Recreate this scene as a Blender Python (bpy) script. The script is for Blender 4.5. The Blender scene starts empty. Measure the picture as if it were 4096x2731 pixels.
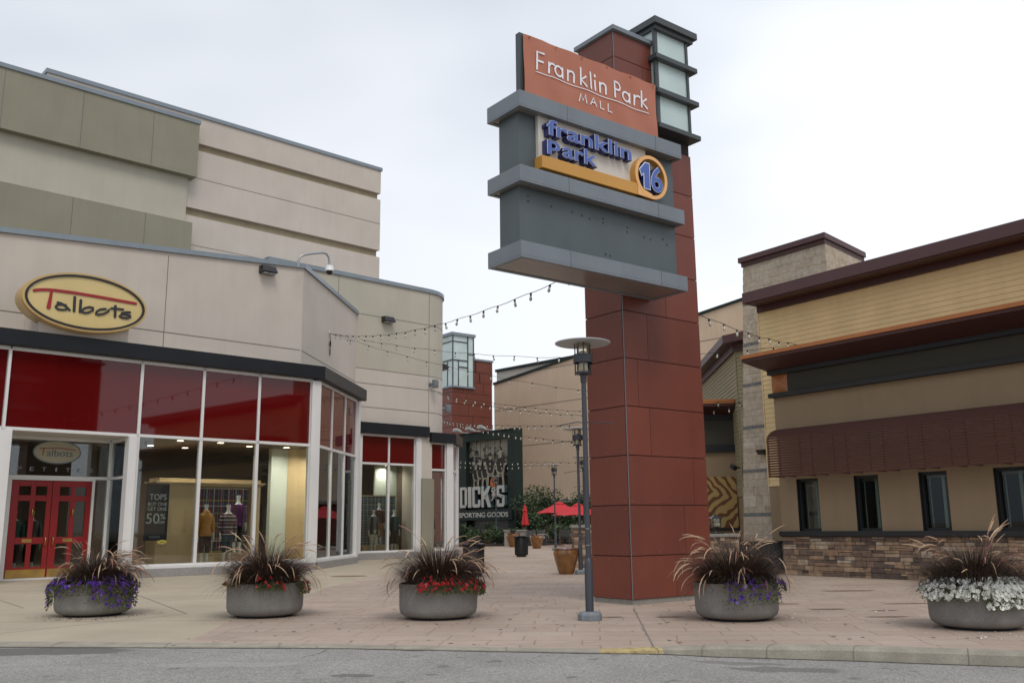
import bpy, bmesh, math, random
from mathutils import Vector, Matrix, noise
PI = math.pi
R_ = math.radians
sc = bpy.context.scene
col = sc.collection

# ------------------------------------------------------------------ camera
cd = bpy.data.cameras.new('camera'); cam = bpy.data.objects.new('camera', cd); col.objects.link(cam)
cd.sensor_width = 36.0; cd.lens = 32.52; cd.clip_end = 2000; cd.clip_start = 0.1
cam.location = (0, 0, 1.25)
cam.rotation_euler = (1.767555, 0.0113762, 0.0022677)
sc.camera = cam

# ------------------------------------------------------------------ sky and sun (overcast)
SUN_EL, SUN_AZ = R_(54), R_(164)          # azimuth measured clockwise from +Y: behind the camera, to its right
world = bpy.data.worlds.new('World'); sc.world = world; world.use_nodes = True
nt = world.node_tree; nt.nodes.clear(); N = nt.nodes.new; L = nt.links.new
out = N('ShaderNodeOutputWorld'); bg = N('ShaderNodeBackground'); L(bg.outputs[0], out.inputs[0])
sky = N('ShaderNodeTexSky'); sky.sky_type = 'NISHITA'; sky.sun_disc = False
sky.sun_elevation = SUN_EL; sky.sun_rotation = SUN_AZ; sky.air_density = 1.5; sky.dust_density = 3
tc = N('ShaderNodeTexCoord')
ns = N('ShaderNodeTexNoise'); ns.inputs['Scale'].default_value = 1.5; ns.inputs['Detail'].default_value = 3; ns.inputs['Roughness'].default_value = .5
mp = N('ShaderNodeMapping'); mp.inputs['Scale'].default_value = (1, 1, 2.2); L(tc.outputs['Generated'], mp.inputs[0]); L(mp.outputs[0], ns.inputs['Vector'])
cr = N('ShaderNodeValToRGB'); L(ns.outputs[0], cr.inputs[0])
cr.color_ramp.elements[0].position = .38; cr.color_ramp.elements[0].color = (5.7, 6.1, 6.8, 1)
cr.color_ramp.elements[1].position = .62; cr.color_ramp.elements[1].color = (8.1, 8.4, 8.95, 1)
# thinner, brighter cloud towards the right of the view
dt = N('ShaderNodeVectorMath'); dt.operation = 'DOT_PRODUCT'; L(tc.outputs['Generated'], dt.inputs[0]); dt.inputs[1].default_value = (.45, .86, .22)
mr = N('ShaderNodeMapRange'); L(dt.outputs['Value'], mr.inputs[0]); mr.inputs[1].default_value = .78; mr.inputs[2].default_value = .99; mr.inputs[3].default_value = 1.0; mr.inputs[4].default_value = 1.18
mul = N('ShaderNodeMixRGB'); mul.blend_type = 'MULTIPLY'; mul.inputs[0].default_value = 1; L(cr.outputs[0], mul.inputs[1]); L(mr.outputs[0], mul.inputs[2])
mx = N('ShaderNodeMixRGB'); mx.inputs[0].default_value = .94; L(sky.outputs[0], mx.inputs[1]); L(mul.outputs[0], mx.inputs[2])
L(mx.outputs[0], bg.inputs[0]); bg.inputs[1].default_value = 0.1
sl = bpy.data.lights.new('sun', 'SUN'); sl.energy = 1.15; sl.angle = R_(22); sl.color = (1, .94, .85)
so = bpy.data.objects.new('sun', sl); col.objects.link(so)
sdir = Vector((math.sin(SUN_AZ) * math.cos(SUN_EL), math.cos(SUN_AZ) * math.cos(SUN_EL), math.sin(SUN_EL)))
so.rotation_euler = sdir.to_track_quat('Z', 'Y').to_euler(); so.location = (0, 0, 40)
sc.view_settings.view_transform = 'Standard'; sc.view_settings.look = 'None'
sc.view_settings.exposure = 0.17; sc.view_settings.gamma = 1

# ------------------------------------------------------------------ materials
MATS = {}
def newmat(name):
    m = bpy.data.materials.new(name); m.use_nodes = True; m.node_tree.nodes.clear()
    MATS[name] = m; return m, m.node_tree
def mat(name, c, rough=.6, metal=0, var=.10, scale=1.5, bump=.0, bscale=60, spec=.5, coat=0, streak=0, fine=0, fscale=200, emit=0):
    m, t = newmat(name); n = t.nodes.new; l = t.links.new
    o = n('ShaderNodeOutputMaterial'); p = n('ShaderNodeBsdfPrincipled'); l(p.outputs[0], o.inputs[0])
    p.inputs['Roughness'].default_value = rough; p.inputs['Metallic'].default_value = metal
    p.inputs['Specular IOR Level'].default_value = spec; p.inputs['Coat Weight'].default_value = coat
    tcn = n('ShaderNodeTexCoord'); geo = tcn.outputs['Object']
    last = None
    def mulby(last, src, lo, hi, fmin=.3, fmax=.7):
        r = n('ShaderNodeMapRange'); l(src, r.inputs[0]); r.inputs[1].default_value = fmin; r.inputs[2].default_value = fmax
        r.inputs[3].default_value = lo; r.inputs[4].default_value = hi
        x = n('ShaderNodeMixRGB'); x.blend_type = 'MULTIPLY'; x.inputs[0].default_value = 1
        if last is None: x.inputs[1].default_value = (*c, 1)
        else: l(last, x.inputs[1])
        l(r.outputs[0], x.inputs[2]); return x.outputs[0]
    if var:
        a = n('ShaderNodeTexNoise'); a.inputs['Scale'].default_value = scale; a.inputs['Detail'].default_value = 6; l(geo, a.inputs['Vector'])
        last = mulby(last, a.outputs[0], 1 - var, 1 + var)
    if streak:
        mpn = n('ShaderNodeMapping'); mpn.inputs['Scale'].default_value = (3, 3, .25); l(geo, mpn.inputs[0])
        a = n('ShaderNodeTexNoise'); a.inputs['Scale'].default_value = 1.6; a.inputs['Detail'].default_value = 5; l(mpn.outputs[0], a.inputs['Vector'])
        last = mulby(last, a.outputs[0], 1 - streak, 1 + streak * .6)
    if fine:
        a = n('ShaderNodeTexNoise'); a.inputs['Scale'].default_value = fscale; a.inputs['Detail'].default_value = 2; l(geo, a.inputs['Vector'])
        last = mulby(last, a.outputs[0], 1 - fine, 1 + fine)
    if last is None: p.inputs['Base Color'].default_value = (*c, 1)
    else: l(last, p.inputs['Base Color'])
    if bump:
        b = n('ShaderNodeTexNoise'); b.inputs['Scale'].default_value = bscale; b.inputs['Detail'].default_value = 4; l(geo, b.inputs['Vector'])
        bb = n('ShaderNodeBump'); bb.inputs['Strength'].default_value = bump; bb.inputs['Distance'].default_value = .01; l(b.outputs[0], bb.inputs['Height']); l(bb.outputs[0], p.inputs['Normal'])
    if emit:
        p.inputs['Emission Color'].default_value = (*c, 1); p.inputs['Emission Strength'].default_value = emit
    return m
def tintmat(name, stops, rough=.8, bump=.3, bscale=35, var=.15):
    m, t = newmat(name); n = t.nodes.new; l = t.links.new
    o = n('ShaderNodeOutputMaterial'); p = n('ShaderNodeBsdfPrincipled'); l(p.outputs[0], o.inputs[0]); p.inputs['Roughness'].default_value = rough
    a = n('ShaderNodeAttribute'); a.attribute_name = 'tint'
    r = n('ShaderNodeValToRGB'); l(a.outputs['Fac'], r.inputs[0])
    e = r.color_ramp.elements
    e[0].position, e[0].color = stops[0][0], (*stops[0][1], 1); e[1].position, e[1].color = stops[-1][0], (*stops[-1][1], 1)
    for q, cc in stops[1:-1]:
        x = e.new(q); x.color = (*cc, 1)
    tcn = n('ShaderNodeTexCoord'); z = n('ShaderNodeTexNoise'); z.inputs['Scale'].default_value = 9; z.inputs['Detail'].default_value = 6; l(tcn.outputs['Object'], z.inputs['Vector'])
    mr_ = n('ShaderNodeMapRange'); l(z.outputs[0], mr_.inputs[0]); mr_.inputs[1].default_value = .3; mr_.inputs[2].default_value = .7; mr_.inputs[3].default_value = 1 - var * 2; mr_.inputs[4].default_value = 1 + var * 2
    x = n('ShaderNodeMixRGB'); x.blend_type = 'MULTIPLY'; x.inputs[0].default_value = 1; l(r.outputs[0], x.inputs[1]); l(mr_.outputs[0], x.inputs[2]); l(x.outputs[0], p.inputs['Base Color'])
    b = n('ShaderNodeTexNoise'); b.inputs['Scale'].default_value = bscale; b.inputs['Detail'].default_value = 5; l(tcn.outputs['Object'], b.inputs['Vector'])
    bb = n('ShaderNodeBump'); bb.inputs['Strength'].default_value = bump; bb.inputs['Distance'].default_value = .02; l(b.outputs[0], bb.inputs['Height']); l(bb.outputs[0], p.inputs['Normal'])
    return m
def glassmat(name, tint=(.75, .82, .8), refl=1.0, base=.04):
    m, t = newmat(name); n = t.nodes.new; l = t.links.new
    o = n('ShaderNodeOutputMaterial'); tr = n('ShaderNodeBsdfTransparent'); tr.inputs[0].default_value = (*tint, 1)
    g = n('ShaderNodeBsdfGlossy'); g.inputs[0].default_value = (.9, .95, .97, 1); g.inputs['Roughness'].default_value = .015
    f = n('ShaderNodeFresnel'); f.inputs[0].default_value = 1.5
    ma = n('ShaderNodeMath'); ma.operation = 'MULTIPLY_ADD'; l(f.outputs[0], ma.inputs[0]); ma.inputs[1].default_value = refl; ma.inputs[2].default_value = base; ma.use_clamp = True
    x = n('ShaderNodeMixShader'); l(ma.outputs[0], x.inputs[0]); l(tr.outputs[0], x.inputs[1]); l(g.outputs[0], x.inputs[2]); l(x.outputs[0], o.inputs[0])
    return m

M_cream = mat('stucco_cream', (.54, .487, .43), .9, var=.05, scale=.7, streak=.025, bump=.25, bscale=90)
M_olivec = mat('stucco_khaki', (.45, .425, .35), .9, var=.05, scale=.7, streak=.025, bump=.25, bscale=90)
M_olive = mat('stucco_olive', (.262, .250, .190), .9, var=.06, scale=.6, streak=.035, bump=.25, bscale=90)
M_groove = mat('groove_tan', (.30, .25, .17), .9, streak=.06)
M_joint = mat('joint_dark', (.19, .17, .15), .9)
M_cap = mat('metal_coping', (.22, .26, .30), .4, metal=.1, var=.05, streak=.05)
M_fascia = mat('black_fascia', (.010, .011, .014), .42, var=.2, scale=.8, spec=.3)
M_white = mat('white_frame', (.72, .71, .70), .4, var=.03, streak=.04)
M_spandrel = mat('red_spandrel', (.105, .004, .004), .03, var=.10, scale=.5, spec=.55)
M_glass = glassmat('store_glass', (.93, .96, .94), 1.0, .035)
M_granite = mat('granite_base', (.29, .275, .27), .5, var=.08, scale=3, fine=.35, fscale=70)
M_reddoor = mat('red_door', (.27, .008, .010), .32, var=.05)
M_brass = mat('brass', (.55, .36, .10), .28, metal=.9, var=.1)
M_brassplate = mat('brass_plate', (.42, .26, .07), .42, metal=.5, var=.2, scale=4)
M_gold = mat('gold_sign', (.62, .48, .20), .28, var=.06, scale=1.2, coat=.4)
M_goldrim = mat('gold_rim', (.55, .38, .16), .3, metal=.35, var=.05)
M_black = mat('black_paint', (.012, .012, .013), .35)
M_ink = mat('ink_black', (.02, .022, .022), .4)
M_logored = mat('logo_red', (.30, .012, .015), .4)
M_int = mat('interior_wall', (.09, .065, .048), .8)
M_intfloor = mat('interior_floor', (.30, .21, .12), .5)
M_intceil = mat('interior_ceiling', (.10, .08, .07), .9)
M_tan = mat('display_tan', (.50, .38, .21), .5, var=.05)
M_pale = mat('pale_panel', (.50, .56, .50), .7, var=.04)
M_banner = mat('navy_banner', (.016, .016, .03), .5)
M_bannertext = mat('banner_text', (.62, .66, .62), .5)
M_lit = mat('lit_downlight', (1, .80, .55), .5, var=0, emit=6.0)
M_mann = mat('mannequin_white', (.66, .68, .65), .35, var=.02)
M_towerred = mat('red_fibre_panel', (.158, .038, .021), .44, var=.10, scale=1.1, streak=.05, spec=.5, fine=.05, fscale=150)
M_towerdark = mat('tower_gap', (.02, .015, .014), .8)
M_greymetal = mat('grey_metal', (.185, .21, .235), .42, metal=.15, var=.06, scale=1.2, streak=.05)
M_greypanel = mat('grey_sign_panel', (.085, .105, .112), .42, metal=.1, var=.07, scale=1.2, streak=.05)
M_darkframe = mat('dark_frame', (.065, .075, .08), .45, metal=.2, var=.05)
M_frost = mat('frosted_glass', (.50, .62, .61), .16, var=.10, scale=1.3, spec=.8)
M_soffit = mat('sign_soffit', (.20, .185, .17), .2, var=.08)
M_bannerred = mat('banner_coral', (.43, .155, .095), .6, var=.06, scale=2)
M_bannerwhite = mat('banner_white', (.82, .82, .86), .6, var=.02)
M_signcream = mat('sign_cream', (.62, .585, .53), .5, var=.03)
M_signgold = mat('sign_amber', (.56, .285, .055), .4, var=.05)
M_signpeach = mat('sign_peach', (.80, .43, .16), .4, var=.03)
M_navy = mat('letter_navy', (.018, .024, .13), .4, var=.05)
M_blue = mat('letter_blue', (.07, .13, .42), .4, var=.03)
M_lwhite = mat('letter_white', (.85, .86, .9), .4, var=0)
M_conc = mat('planter_concrete', (.215, .205, .19), .8, var=.12, scale=5, fine=.28, fscale=110, bump=.3, bscale=120)
M_concd = mat('weathered_concrete', (.26, .245, .22), .9, var=.15, scale=4, fine=.15, fscale=60, bump=.3)
M_soil = mat('soil', (.03, .02, .014), .95, var=.3, scale=20, bump=.8)
M_blade = tintmat('grass_blade', [(0, (.026, .034, .014)), (.40, (.055, .032, .022)), (.8, (.10, .055, .042)), (1, (.22, .16, .08))], .6, bump=0, var=.05)
M_plume = tintmat('grass_plume', [(0, (.22, .09, .08)), (.4, (.42, .27, .17)), (1, (.62, .46, .30))], .9, bump=0, var=.1)
M_leaf = tintmat('petunia_leaf', [(0, (.04, .075, .018)), (.6, (.09, .13, .03)), (1, (.20, .21, .06))], .6, bump=0, var=.05)
M_purple = tintmat('petal_purple', [(0, (.07, .012, .25)), (.7, (.14, .04, .42)), (1, (.32, .22, .62))], .6, bump=0, var=.05)
M_red = tintmat('petal_red', [(0, (.45, .006, .012)), (.7, (.68, .012, .025)), (1, (.8, .20, .22))], .6, bump=0, var=.05)
M_pwhite = tintmat('petal_white', [(0, (.78, .80, .72)), (1, (.90, .91, .88))], .6, bump=0, var=.03)
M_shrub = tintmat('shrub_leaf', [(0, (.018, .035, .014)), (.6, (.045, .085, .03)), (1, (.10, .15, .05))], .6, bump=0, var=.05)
M_wood = mat('twig', (.08, .055, .035), .8)
M_pole = mat('pole_slate', (.055, .06, .075), .45, metal=.2, var=.08, streak=.08)
M_lampglass = glassmat('lamp_glass', (.85, .80, .66), 1.0, .05)
M_lampcore = mat('lamp_reflector', (.62, .55, .38), .4, var=.05)
M_disc = mat('lamp_disc', (.42, .44, .45), .5, var=.04)
M_basegrey = mat('lamp_base_grey', (.17, .19, .21), .6, var=.15, scale=14)
M_glaze = mat('glazed_amber', (.20, .085, .022), .2, var=.35, scale=5, coat=.5)
M_glazerim = mat('glazed_rim', (.12, .035, .02), .25, coat=.4)
M_umb = mat('umbrella_red', (.50, .016, .022), .7, var=.06)
M_umbpole = mat('umbrella_pole', (.16, .08, .03), .6)
M_bench = mat('bench_metal', (.13, .13, .135), .4, metal=.4)
M_siding = mat('siding_yellow', (.76, .59, .315), .7, var=.05, scale=2, streak=.04)
M_siding2 = mat('siding_olive', (.30, .26, .16), .75, var=.05, scale=2)
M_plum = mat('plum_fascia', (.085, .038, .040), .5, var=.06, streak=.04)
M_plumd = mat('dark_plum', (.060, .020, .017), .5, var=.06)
M_maroon = mat('maroon_awning', (.066, .017, .011), .55, var=.06)
M_copper = mat('copper_orange', (.40, .145, .045), .45, var=.08, scale=3)
M_charcoal = mat('charcoal_band', (.014, .015, .017), .5)
M_frieze = mat('dark_green_frieze', (.048, .046, .033), .8, var=.05)
M_rbst = mat('stucco_tan', (.285, .21, .13), .9, var=.05, scale=.8, streak=.04, bump=.25, bscale=90)
M_dglass = glassmat('dark_glass', (.7, .74, .72), .28, .01)
M_stone = tintmat('ledgestone', [(0, (.09, .068, .06)), (.3, (.19, .13, .095)), (.6, (.31, .205, .13)), (.85, (.38, .27, .17)), (1, (.40, .34, .27))], .85, .5, 30, .15)
M_mortar = mat('mortar', (.05, .042, .036), .95)
M_ashlar = tintmat('ashlar', [(0, (.36, .285, .20)), (.4, (.43, .36, .275)), (.8, (.47, .41, .33)), (1, (.52, .47, .39))], .85, .3, 25, .08)
M_ashband = mat('grey_stone_band', (.16, .165, .165), .8, var=.35, scale=12, bump=.4)
M_ashmort = mat('ashlar_joint', (.19, .16, .12), .95)
M_beige = mat('beige_wall', (.58, .45, .325), .9, var=.05, scale=.5, streak=.05, bump=.2)
M_greywall = mat('pale_grey_wall', (.45, .43, .38), .9, var=.04)
M_dgreen = mat('dark_green_steel', (.013, .024, .020), .6, var=.1, spec=.25)
M_teal = mat('letter_side_teal', (.05, .09, .11), .5)
M_letgrey = mat('letter_pale_grey', (.42, .42, .39), .5)
M_brick = mat('red_brick', (.16, .05, .035), .9, var=.2, scale=20)
M_curb = mat('kerb_concrete', (.30, .275, .225), .9, var=.18, scale=4, fine=.15, fscale=90, bump=.3)
M_yellow = mat('kerb_yellow', (.40, .31, .14), .8, var=.3, scale=9, fine=.2, fscale=60)
M_wire = mat('black_wire', (.012, .012, .012), .6)
M_bulb = mat('bulb_glass', (.45, .43, .37), .15, var=0, spec=.8)
M_camw = mat('camera_white', (.75, .76, .78), .3, var=0)
M_pipe = mat('galvanised_pipe', (.34, .36, .38), .35, metal=.6)
M_leaflitter = mat('litter', (.07, .03, .06), .9)
M_rust = mat('rusty_stain', (.20, .12, .085), .9, var=.25, scale=20)

def plaidmat(name, base, cols, f):
    m, t = newmat(name); n = t.nodes.new; l = t.links.new
    o = n('ShaderNodeOutputMaterial'); p = n('ShaderNodeBsdfPrincipled'); l(p.outputs[0], o.inputs[0]); p.inputs['Roughness'].default_value = .8
    tcn = n('ShaderNodeTexCoord'); sp = n('ShaderNodeSeparateXYZ'); l(tcn.outputs['Object'], sp.inputs[0])
    last = None
    for i, (ax, freq, off, w, cc) in enumerate(cols):
        a = n('ShaderNodeMath'); a.operation = 'MULTIPLY_ADD'; l(sp.outputs[ax], a.inputs[0]); a.inputs[1].default_value = freq; a.inputs[2].default_value = off
        fr = n('ShaderNodeMath'); fr.operation = 'FRACT'; l(a.outputs[0], fr.inputs[0])
        lt = n('ShaderNodeMath'); lt.operation = 'LESS_THAN'; l(fr.outputs[0], lt.inputs[0]); lt.inputs[1].default_value = w
        h = n('ShaderNodeMath'); h.operation = 'MULTIPLY'; l(lt.outputs[0], h.inputs[0]); h.inputs[1].default_value = f
        x = n('ShaderNodeMixRGB'); l(h.outputs[0], x.inputs[0])
        if last is None: x.inputs[1].default_value = (*base, 1)
        else: l(last, x.inputs[1])
        x.inputs[2].default_value = (*cc, 1); last = x.outputs[0]
    l(last, p.inputs['Base Color']); return m
M_plaid = plaidmat('plaid_dark', (.035, .03, .05), [(0, 4.2, .1, .10, (.55, .55, .5)), (0, 3.1, .3, .12, (.30, .03, .04)), (2, 2.6, .2, .10, (.35, .30, .08)), (2, 3.7, .5, .12, (.05, .08, .16)), (0, 6.3, .7, .06, (.4, .4, .42)), (2, 1.9, .8, .05, (.5, .5, .5))], .8)
M_plaid2 = plaidmat('plaid_blue', (.05, .07, .10), [(0, 5.2, .1, .12, (.5, .55, .52)), (0, 3.1, .3, .14, (.06, .18, .22)), (2, 4.6, .2, .12, (.30, .36, .34)), (2, 3.1, .5, .16, (.05, .16, .24)), (2, 9, .5, .1, (.4, .4, .3))], .8)
M_stripe = plaidmat('striped_knit', (.05, .03, .045), [(2, 9.5, .1, .28, (.55, .52, .5)), (2, 4.1, .3, .25, (.16, .05, .07))], .85)

def zebramat():
    m, t = newmat('zebra_panel'); n = t.nodes.new; l = t.links.new
    o = n('ShaderNodeOutputMaterial'); p = n('ShaderNodeBsdfPrincipled'); l(p.outputs[0], o.inputs[0]); p.inputs['Roughness'].default_value = .7
    tcn = n('ShaderNodeTexCoord'); sp = n('ShaderNodeSeparateXYZ'); l(tcn.outputs['Object'], sp.inputs[0])
    nz = n('ShaderNodeTexNoise'); nz.inputs['Scale'].default_value = 2.4; nz.inputs['Detail'].default_value = 1; l(tcn.outputs['Object'], nz.inputs['Vector'])
    # chevron: distance from a gently falling mid line, offset along x
    ml = n('ShaderNodeMath'); ml.operation = 'MULTIPLY_ADD'; l(sp.outputs[0], ml.inputs[0]); ml.inputs[1].default_value = .32; ml.inputs[2].default_value = -2.02
    d = n('ShaderNodeMath'); d.operation = 'ADD'; l(sp.outputs[2], d.inputs[0]); l(ml.outputs[0], d.inputs[1])
    ab = n('ShaderNodeMath'); ab.operation = 'ABSOLUTE'; l(d.outputs[0], ab.inputs[0])
    s = n('ShaderNodeMath'); s.operation = 'MULTIPLY_ADD'; l(ab.outputs[0], s.inputs[0]); s.inputs[1].default_value = .95; l(sp.outputs[0], s.inputs[2])
    s2 = n('ShaderNodeMath'); s2.operation = 'MULTIPLY_ADD'; l(nz.outputs[0], s2.inputs[0]); s2.inputs[1].default_value = .55; l(s.outputs[0], s2.inputs[2])
    k = n('ShaderNodeMath'); k.operation = 'MULTIPLY'; l(s2.outputs[0], k.inputs[0]); k.inputs[1].default_value = 2.9
    fr = n('ShaderNodeMath'); fr.operation = 'FRACT'; l(k.outputs[0], fr.inputs[0])
    lt = n('ShaderNodeMath'); lt.operation = 'LESS_THAN'; l(fr.outputs[0], lt.inputs[0]); lt.inputs[1].default_value = .46
    x = n('ShaderNodeMixRGB'); l(lt.outputs[0], x.inputs[0]); x.inputs[1].default_value = (.40, .28, .10, 1); x.inputs[2].default_value = (.15, .055, .022, 1)
    l(x.outputs[0], p.inputs['Base Color']); return m
M_zebra = zebramat()

def groundmats():
    # stamped, coloured concrete laid in large irregular slabs
    m, t = newmat('stamped_concrete'); n = t.nodes.new; l = t.links.new
    o = n('ShaderNodeOutputMaterial'); p = n('ShaderNodeBsdfPrincipled'); l(p.outputs[0], o.inputs[0]); p.inputs['Roughness'].default_value = .8
    tcn = n('ShaderNodeTexCoord'); mpn = n('ShaderNodeMapping'); mpn.inputs['Rotation'].default_value = (0, 0, R_(5)); l(tcn.outputs['Object'], mpn.inputs[0])
    wob = n('ShaderNodeTexNoise'); wob.inputs['Scale'].default_value = 2.5; l(mpn.outputs[0], wob.inputs['Vector'])
    wm = n('ShaderNodeMixRGB'); wm.blend_type = 'LINEAR_LIGHT'; wm.inputs[0].default_value = .035; l(mpn.outputs[0], wm.inputs[1]); l(wob.outputs['Color'], wm.inputs[2])
    br = n('ShaderNodeTexBrick'); l(wm.outputs[0], br.inputs['Vector']); br.inputs['Scale'].default_value = 1.0
    br.inputs['Brick Width'].default_value = .86; br.inputs['Row Height'].default_value = .43; br.inputs['Mortar Size'].default_value = .011; br.inputs['Mortar Smooth'].default_value = .3
    br.offset = .37; br.offset_frequency = 2; br.squash = .6; br.squash_frequency = 3
    br.inputs['Color1'].default_value = (.385, .292, .232, 1); br.inputs['Color2'].default_value = (.425, .335, .272, 1); br.inputs['Mortar'].default_value = (.30, .22, .17, 1)
    br2 = n('ShaderNodeTexNoise'); br2.inputs['Scale'].default_value = .35; br2.inputs['Detail'].default_value = 8; br2.inputs['Roughness'].default_value = .65; l(tcn.outputs['Object'], br2.inputs['Vector'])
    r1 = n('ShaderNodeMapRange'); l(br2.outputs[0], r1.inputs[0]); r1.inputs[1].default_value = .3; r1.inputs[2].default_value = .7; r1.inputs[3].default_value = .82; r1.inputs[4].default_value = 1.14
    x1 = n('ShaderNodeMixRGB'); x1.blend_type = 'MULTIPLY'; x1.inputs[0].default_value = 1; l(br.outputs['Color'], x1.inputs[1]); l(r1.outputs[0], x1.inputs[2])
    f = n('ShaderNodeTexNoise'); f.inputs['Scale'].default_value = 14; f.inputs['Detail'].default_value = 8; f.inputs['Roughness'].default_value = .7
    mp2 = n('ShaderNodeMapping'); mp2.inputs['Scale'].default_value = (.5, 1.6, 1); l(tcn.outputs['Object'], mp2.inputs[0]); l(mp2.outputs[0], f.inputs['Vector'])
    r2 = n('ShaderNodeMapRange'); l(f.outputs[0], r2.inputs[0]); r2.inputs[1].default_value = .3; r2.inputs[2].default_value = .7; r2.inputs[3].default_value = .86; r2.inputs[4].default_value = 1.10
    x2 = n('ShaderNodeMixRGB'); x2.blend_type = 'MULTIPLY'; x2.inputs[0].default_value = 1; l(x1.outputs[0], x2.inputs[1]); l(r2.outputs[0], x2.inputs[2])
    # greyer, darker and more worn towards the restaurant side
    st = n('ShaderNodeTexNoise'); st.inputs['Scale'].default_value = 1.1; st.inputs['Detail'].default_value = 5
    mp3 = n('ShaderNodeMapping'); mp3.inputs['Scale'].default_value = (.35, 1.5, 1); l(tcn.outputs['Object'], mp3.inputs[0]); l(mp3.outputs[0], st.inputs['Vector'])
    r3 = n('ShaderNodeMapRange'); l(st.outputs[0], r3.inputs[0]); r3.inputs[1].default_value = .60; r3.inputs[2].default_value = .72; r3.inputs[3].default_value = 0; r3.inputs[4].default_value = .30
    x3 = n('ShaderNodeMixRGB'); l(r3.outputs[0], x3.inputs[0]); l(x2.outputs[0], x3.inputs[1]); x3.inputs[2].default_value = (.15, .105, .09, 1)
    l(x3.outputs[0], p.inputs['Base Color'])
    bb = n('ShaderNodeBump'); bb.inputs['Strength'].default_value = .5; bb.inputs['Distance'].default_value = .012
    ad = n('ShaderNodeMath'); ad.operation = 'MULTIPLY_ADD'; l(br.outputs['Fac'], ad.inputs[0]); ad.inputs[1].default_value = -1.0; l(f.outputs[0], ad.inputs[2]); l(ad.outputs[0], bb.inputs['Height']); l(bb.outputs[0], p.inputs['Normal'])
    # asphalt
    m2, t = newmat('asphalt'); n = t.nodes.new; l = t.links.new
    o = n('ShaderNodeOutputMaterial'); p = n('ShaderNodeBsdfPrincipled'); l(p.outputs[0], o.inputs[0]); p.inputs['Roughness'].default_value = .85
    tcn = n('ShaderNodeTexCoord'); v = n('ShaderNodeTexVoronoi'); v.inputs['Scale'].default_value = 75; l(tcn.outputs['Object'], v.inputs['Vector'])
    r0 = n('ShaderNodeValToRGB'); l(v.outputs['Color'], r0.inputs[0])
    e = r0.color_ramp.elements; e[0].position = .1; e[0].color = (.168, .163, .153, 1); e[1].position = .85; e[1].color = (.365, .352, .33, 1)
    a = n('ShaderNodeTexNoise'); a.inputs['Scale'].default_value = .9; a.inputs['Detail'].default_value = 8; a.inputs['Roughness'].default_value = .6; l(tcn.outputs['Object'], a.inputs['Vector'])
    r1 = n('ShaderNodeMapRange'); l(a.outputs[0], r1.inputs[0]); r1.inputs[1].default_value = .3; r1.inputs[2].default_value = .7; r1.inputs[3].default_value = .85; r1.inputs[4].default_value = 1.12
    x1 = n('ShaderNodeMixRGB'); x1.blend_type = 'MULTIPLY'; x1.inputs[0].default_value = 1; l(r0.outputs[0], x1.inputs[1]); l(r1.outputs[0], x1.inputs[2])
    # oil spots
    a2 = n('ShaderNodeTexNoise'); a2.inputs['Scale'].default_value = 3.4; a2.inputs['Detail'].default_value = 3; l(tcn.outputs['Object'], a2.inputs['Vector'])
    r2 = n('ShaderNodeMapRange'); l(a2.outputs[0], r2.inputs[0]); r2.inputs[1].default_value = .64; r2.inputs[2].default_value = .69; r2.inputs[3].default_value = 0; r2.inputs[4].default_value = .6
    x2 = n('ShaderNodeMixRGB'); l(r2.outputs[0], x2.inputs[0]); l(x1.outputs[0], x2.inputs[1]); x2.inputs[2].default_value = (.10, .095, .09, 1)
    # damp patches with their own outline (centre x, y, half size x, y)
    last = x2.outputs[0]
    sp = n('ShaderNodeSeparateXYZ'); wn = n('ShaderNodeTexNoise'); wn.inputs['Scale'].default_value = 3; wn.inputs['Detail'].default_value = 5; l(tcn.outputs['Object'], wn.inputs['Vector'])
    wm = n('ShaderNodeMixRGB'); wm.blend_type = 'LINEAR_LIGHT'; wm.inputs[0].default_value = .16; l(tcn.outputs['Object'], wm.inputs[1]); l(wn.outputs['Color'], wm.inputs[2]); l(wm.outputs[0], sp.inputs[0])
    for cx, cy, hx, hy, cc, s_ in ((-5.2, 10.40, 1.15, .32, (.085, .08, .072), .75), (2.55, 9.2, .55, .17, (.10, .095, .085), .6), (2.2, 9.55, .45, .13, (.10, .095, .085), .5), (-1.45, 8.5, .20, .10, (.09, .088, .085), .7), (-2.75, 9.25, .75, .16, (.40, .39, .37), .35)):
        q = []
        for ax, c0, h in ((0, cx, hx), (1, cy, hy)):
            s1 = n('ShaderNodeMath'); s1.operation = 'SUBTRACT'; l(sp.outputs[ax], s1.inputs[0]); s1.inputs[1].default_value = c0
            s2 = n('ShaderNodeMath'); s2.operation = 'DIVIDE'; l(s1.outputs[0], s2.inputs[0]); s2.inputs[1].default_value = h
            s3 = n('ShaderNodeMath'); s3.operation = 'POWER'; ab = n('ShaderNodeMath'); ab.operation = 'ABSOLUTE'; l(s2.outputs[0], ab.inputs[0]); l(ab.outputs[0], s3.inputs[0]); s3.inputs[1].default_value = 2; q.append(s3)
        ad = n('ShaderNodeMath'); ad.operation = 'ADD'; l(q[0].outputs[0], ad.inputs[0]); l(q[1].outputs[0], ad.inputs[1])
        rr = n('ShaderNodeMapRange'); l(ad.outputs[0], rr.inputs[0]); rr.inputs[1].default_value = 1.1; rr.inputs[2].default_value = .75; rr.inputs[3].default_value = 0; rr.inputs[4].default_value = s_
        xx = n('ShaderNodeMixRGB'); l(rr.outputs[0], xx.inputs[0]); l(last, xx.inputs[1]); xx.inputs[2].default_value = (*cc, 1); last = xx.outputs[0]
    l(last, p.inputs['Base Color'])
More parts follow.
